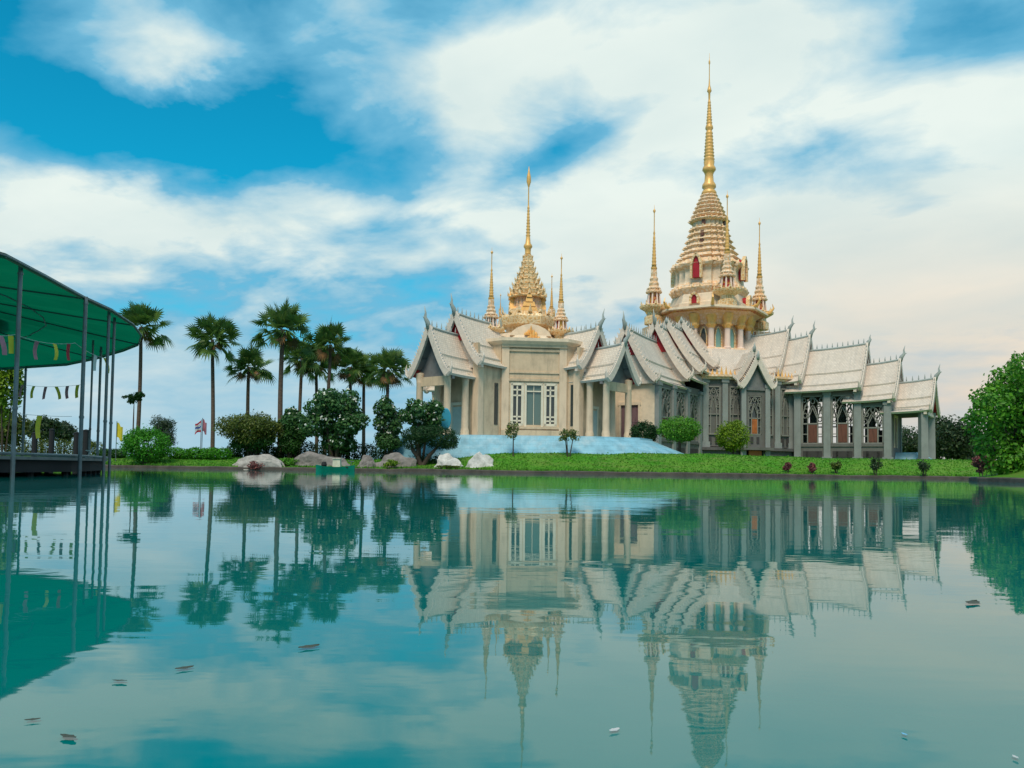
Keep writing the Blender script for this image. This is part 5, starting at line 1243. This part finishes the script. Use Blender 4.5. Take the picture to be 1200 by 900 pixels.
bmesh.ops.transform(bm, matrix=Matrix.Translation((t_.x, t_.y, P(522, 491, 76.3).z)) @ Matrix.Rotation(PI/2, 4, 'X') @ Matrix.Diagonal((1, 2.0, 1, 1)), verts=bm.verts)
sg = thing('sign_board', 'tall oval blue sign board by the left porch column', 'sign', (t_.x, t_.y, FL)); obj('board', bm, M['bluesign'], sg)
bm = nb(); tube(bm, [(t_.x, t_.y+.1, FL-.3), (t_.x, t_.y+.1, P(522, 486, 76.3).z)], .05, 6); obj('post', bm, M['steel'], sg)
# ------------------------------------------------------------------ canopy over the deck
EZ = 6.0
edge0 = [(-13.6, 22.6), (-13.9, 25.1), (-14.35, 28.3), (-14.5, 30.6), (-15.1, 33.7), (-16.0, 36.5), (-17.3, 39.2), (-19.0, 41.4), (-22.0, 44.8), (-25.1, 47.8), (-30.2, 50.4), (-37, 50), (-44, 45.5), (-47.5, 38), (-47.5, 28), (-43, 20), (-35, 15.5), (-26, 14), (-18.5, 15.5), (-14.6, 18.8)]
apex = Vector((-30.5, 32, 8.6)); n = len(edge0)
cn = thing('canopy', 'round dark green tarpaulin canopy on thin steel posts at the left edge', 'canopy', (-30.5, 32, 0))
bm = nb(); rings = []
NR = 9
for j in range(NR+1):
    f_ = j/NR; ring = []
    for i in range(n):
        for h2 in (0, 1):
            e0 = Vector((*edge0[i], EZ)); e1 = Vector((*edge0[(i+1) % n], EZ)); e = e0 if h2 == 0 else (e0+e1)/2
            p_ = apex.lerp(e, f_); sag = .28*math.sin(f_*PI)*(1.2 if h2 else .4)*f_; p_.z -= sag+.10*math.sin(i*1.9+h2)*math.sin(f_*PI); ring.append(p_)
    rings.append(ring)
vr = [[bm.verts.new(p_) for p_ in r_] for r_ in rings[1:]]; top_v = bm.verts.new(apex); m2 = 2*n
for k in range(m2): bm.faces.new((top_v, vr[0][k], vr[0][(k+1) % m2]))
for a_, b_ in zip(vr, vr[1:]):
    for k in range(m2): bm.faces.new((a_[k], b_[k], b_[(k+1) % m2], a_[(k+1) % m2]))
val = [bm.verts.new(v.co+Vector((0, 0, -.16))) for v in vr[-1]]
for k in range(m2): bm.faces.new((vr[-1][k], val[k], val[(k+1) % m2], vr[-1][(k+1) % m2]))
cv_o = obj('canvas', bm, M['canvas'], cn, smooth=False)
bm = nb()                                                    # second sheet lapped over the first: shows darker where doubled
sh = [(6, .25), (7, .25), (8, .25), (9, .25), (9, .62), (8, .70), (7, .66), (6, .55)]
lay = [apex.lerp(Vector((*edge0[i], EZ)), f_)+Vector((0, 0, .10)) for i, f_ in sh]
vs_ = [bm.verts.new(p_) for p_ in lay]; bm.faces.new(vs_)
obj('patch', bm, M['canvas'], cn)
bm = nb()
for k in range(n): tube(bm, [Vector((*edge0[k], EZ-.06)), Vector((*edge0[(k+1) % n], EZ-.06))], .035, 6)
obj('edge_rail', bm, M['steel'], cn)
for i in range(0, n, 2):
    bm = nb(); pts_ = []
    for j in range(7):
        f_ = .1+.9*j/6; e = Vector((*edge0[i], EZ)); p_ = apex.lerp(e, f_); p_.z -= .28*math.sin(f_*PI)*.4*f_+.10+.10*math.sin(i*1.9)*math.sin(f_*PI); pts_.append(p_)
    tube(bm, pts_, .03, 5); obj('rafter', bm, M['steel'], cn)
for f_ in (.45, .75):
    bm = nb(); rg = [apex.lerp(Vector((*edge0[i % n], EZ)), f_)+Vector((0, 0, -.28*math.sin(f_*PI)*.4*f_-.14)) for i in range(n+1)]; tube(bm, rg, .028, 5); obj('ring_rail', bm, M['steel'], cn)
posts = [(-13.95, 23.9, .095), (-14.3, 28.3, .10), (-14.75, 30.9, .085), (-15.2, 32.3, .08), (-19.7, 40.6, .09), (-19.0, 38.4, .07), (-28.3, 49.4, .10), (-36, 49.6, .09), (-46.8, 38, .09), (-42, 20.6, .09), (-26, 14.6, .09)]
for x, y, r_ in posts:
    zt_ = EZ-.03 if True else 6; bm = nb(); g0 = -.9 if shore_d(x, y) < 0 else gz(x, y); tube(bm, [(x, y, g0), (x, y, zt_)], r_*.64, 10); tube(bm, [(x, y, 1.9), (x, y, 1.98)], r_*.8, 10); tube(bm, [(x, y, zt_-.25), (x, y, zt_-.2)], r_*.85, 10); obj('post', bm, M['steel'], cn, smooth=False)
# deck
dk = thing('deck', 'dark timber deck on piles standing in the water under the canopy', 'deck', (-25, 32, 0))
dpoly = [(-14.25, 23.6), (-14.6, 28.6), (-15.35, 31.4), (-17.5, 37), (-21, 41.2), (-28, 46), (-40, 44), (-45, 36), (-44, 24), (-34, 17), (-20, 16.5), (-14.6, 19.5)]
bm = nb(); prism(bm, dpoly, .50, .60); obj('boards', bm, M['deck'], dk)
bm = nb(); inn = [(-25+(x+25)*.985, 32+(y-32)*.985) for x, y in dpoly]; prism(bm, inn, .12, .50); obj('underdeck_shade', bm, M['tar'], dk)  # solid near-black block standing in for the deep shadow below the boards
bm = nb()
for (x0, y0), (x1, y1) in zip(dpoly, dpoly[1:]+dpoly[:1]):
    L_ = math.hypot(x1-x0, y1-y0); k = max(1, int(L_/1.9))
    for i in range(k):
        x, y = x0+(x1-x0)*i/k, y0+(y1-y0)*i/k; x, y = -25+(x+25)*.96, 32+(y-32)*.96; bm = nb(); tube(bm, [(x, y, -1.0), (x, y, .2)], .11, 7); obj('pile', bm, M['tar'], dk)
for i in range(7):
    for j in range(6):
        x, y = -42+i*4, 19+j*4.5
        if ((x+30)/13.5)**2+((y-31)/12.5)**2 > 1: continue
        bm = nb(); tube(bm, [(x, y, -1), (x, y, .2)], .13, 7); obj('pile', bm, M['tar'], dk)
bm = nb()
rail = [(-15.35, 31.4), (-17.5, 37), (-21, 41.2), (-28, 46)]
tube(bm, [(x, y, .66) for x, y in [(-14.3, 23.8), (-14.6, 28.6)]+rail], .05, 6); obj('edge_tube', bm, M['steel'], dk)
bm = nb(); q = P(105, 541, 31.6)
tube(bm, [(q.x-.15, q.y, .6), (q.x, q.y, .78), (q.x+.12, q.y, 1.0)], .03, 6); tube(bm, [(q.x-.2, q.y+.1, .88), (q.x+.14, q.y, .86)], .025, 6); lathe(bm, q.x-.02, q.y, [(.14, .58), (.14, .62), (.05, .66)], 'round', n=10)
o = obj('cleat', bm, M['whitecloth'], dk)
# bollard posts behind the deck on the shore
for i, (px, py0, Y) in enumerate(((41, 507, 62), (61, 503, 64), (90, 507, 60), (101, 504, 60))):
    a = P(px, py0, Y); bm = nb(); x, y = a.x, a.y
    lathe(bm, x, y, [(.20, -.8), (.19, a.z-.1), (.21, a.z-.08), (.21, a.z), (.05, a.z+.05)], 'round', n=10)
    o = obj('mooring_post', bm, M['tar'], None, origin=(x, y, 0))
    tag(o, ['dark mooring post left of the hanging yellow flag, behind the deck', 'dark mooring post right of the hanging yellow flag', 'thick short mooring post behind the near-right deck corner', 'dark mooring post nearest the rightmost canopy posts'][i], 'post', 'mooring posts in the pond')
# bunting
def bunting(lab, A, Bp, sag, flags, h_, seed):
    rr = random.Random(seed); A = Vector(A); Bp = Vector(Bp); mid = (A+Bp)/2; t = thing('bunting', lab, 'bunting', tuple(A))
    f3 = lambda f_: A.lerp(Bp, f_)+Vector((0, 0, -sag*4*f_*(1-f_)))
    bm = nb(); tube(bm, [f3(i/16) for i in range(17)], .008, 4); obj('string', bm, M['whitecloth'], t)
    d = (Bp-A); d.z = 0; d.normalize()
    for f_, mm in flags:
        p_ = f3(f_); bm = nb(); wv = h_*.55; tl = rr.uniform(-.25, .5)*h_; q_ = Vector((-d.y, d.x, 0))*rr.uniform(-.5, .5)*h_; rows = []
        for j in range(5):
            g_ = j/4; w_ = q_*(.35*math.sin(g_*2.5)+.2*g_)+d*tl*g_; rows.append([bm.verts.new(p_-d*wv/2+w_+Vector((0, 0, -h_*g_))), bm.verts.new(p_+d*wv/2*(1-.3*g_)+w_+Vector((0, 0, -h_*g_*.95)))])
        for r0, r1_ in zip(rows, rows[1:]): bm.faces.new((r0[0], r0[1], r1_[1], r1_[0]))
        obj('pennant', bm, M[mm], t)
p0 = P(-30, 385, 22); p1 = P(18, 392, 23.9); p2 = P(88, 402, 28.3); p3 = P(126, 420, 31.2)
bunting('near left string of pink and yellow pennants left of the first canopy post', p0, p1, .1, [(.35, 'whitecloth'), (.62, 'pinkcloth'), (.88, 'yellow')], .52, 1)
bunting('string of pink, yellow and red pennants between first and second canopy posts', p1, p2, .12, [(.33, 'pinkcloth'), (.62, 'yellow'), (.88, 'redcloth')], .54, 2)
bunting('drooping pennant string between second canopy post and rightmost posts', p2, p3, .1, [(.28, 'yellow'), (.62, 'whitecloth'), (.9, 'yellow')], .56, 3)
bunting('far string of small yellow and pink pennants behind the posts', P(20, 450, 49), P(100, 450, 44), .15, [(.1, 'pinkcloth'), (.27, 'yellow'), (.45, 'pinkcloth'), (.6, 'yellow'), (.76, 'pinkcloth'), (.9, 'yellow')], .7, 4)
a = P(45, 488, 26.5); bunting('single long yellow pennant hanging low between the first two posts', P(15, 484, 24), P(84, 488, 28.3), .03, [(.42, 'yellow')], .7, 5)
# ------------------------------------------------------------------ leaves floating on the water
def on_water(px, py):
    d = ray(px, py); t = -CAMZ/d.z; return Vector((d.x*t, d.y*t, 0))
LEAV = [(80, 866, .045, 'deck'), (38, 846, .03, 'deck'), (140, 800, .04, 'tar'), (216, 785, .05, 'deck'), (362, 760, .07, 'deck'), (548, 811, .04, 'deck'), (576, 842, .03, 'deck'), (789, 826, .04, 'deck'), (720, 858, .03, 'whitecloth'), (69, 854, .025, 'deck'), (1060, 863, .018, 'bluecloth2'), (990, 884, .02, 'whitecloth'), (1190, 890, .02, 'whitecloth'), (1140, 708, .12, 'deck'), (404, 545+22, .1, 'whitecloth')]
M['bluecloth2'] = mat('blue_wrapper', (0.12, 0.42, 0.70), 0.4)
desc = ['curled brown leaf, largest near the bottom left', 'small brown leaf left of the largest one at bottom left', 'dark leaf on the water below the canopy reflection', 'brown leaf right of the canopy reflection', 'flat leaf below the palm reflections', 'brown leaf left of the small spire reflection',
        'tiny leaf just under the small temple reflection', 'small brown leaf beside the tall tower reflection', 'pale fleck between the spire reflections', 'tiny brown leaf touching the largest leaf', 'bright blue scrap of wrapper near the bottom right', 'pale fleck left of the blue scrap', 'pale fleck at the bottom right corner', 'distant brown leaf on the pale water at right', 'white fleck near the far bank below the frangipani']
for i, (px, py, s_, mm) in enumerate(LEAV):
    if i in (5, 6, 7, 9, 11): continue
    if mm in ('deck', 'tar'): mm = 'debris'
    s_ *= .42; q = on_water(px, py); rr = random.Random(i); bm = nb(); a = rr.uniform(0, PI); N_ = 9; top_, bot_ = [], []
    for j in range(N_):
        f_ = j/(N_-1)*2-1; w_ = s_*.42*(1-f_*f_)**.8*(1+.2*math.sin(j*2)); c_ = Vector((f_*s_*math.cos(a), f_*s_*math.sin(a), .004+s_*.05*f_*f_)); nn = Vector((-math.sin(a), math.cos(a), 0))
        top_.append(bm.verts.new(q+c_+nn*w_+Vector((0, 0, s_*.07)))); bot_.append(bm.verts.new(q+c_-nn*w_+Vector((0, 0, s_*.02))))
    mid = [bm.verts.new((a_.co+b_.co)/2-Vector((0, 0, s_*.03))) for a_, b_ in zip(top_, bot_)]
    for j in range(N_-1):
        bm.faces.new((top_[j], top_[j+1], mid[j+1], mid[j])); bm.faces.new((mid[j], mid[j+1], bot_[j+1], bot_[j]))
    o = obj('floating_leaf' if 'leaf' in desc[i] else 'floating_scrap', bm, M[mm], None, origin=(q.x, q.y, 0)); tag(o, desc[i], 'leaf' if 'leaf' in desc[i] else 'scrap', 'leaves floating on the pond' if 'leaf' in desc[i] else None)
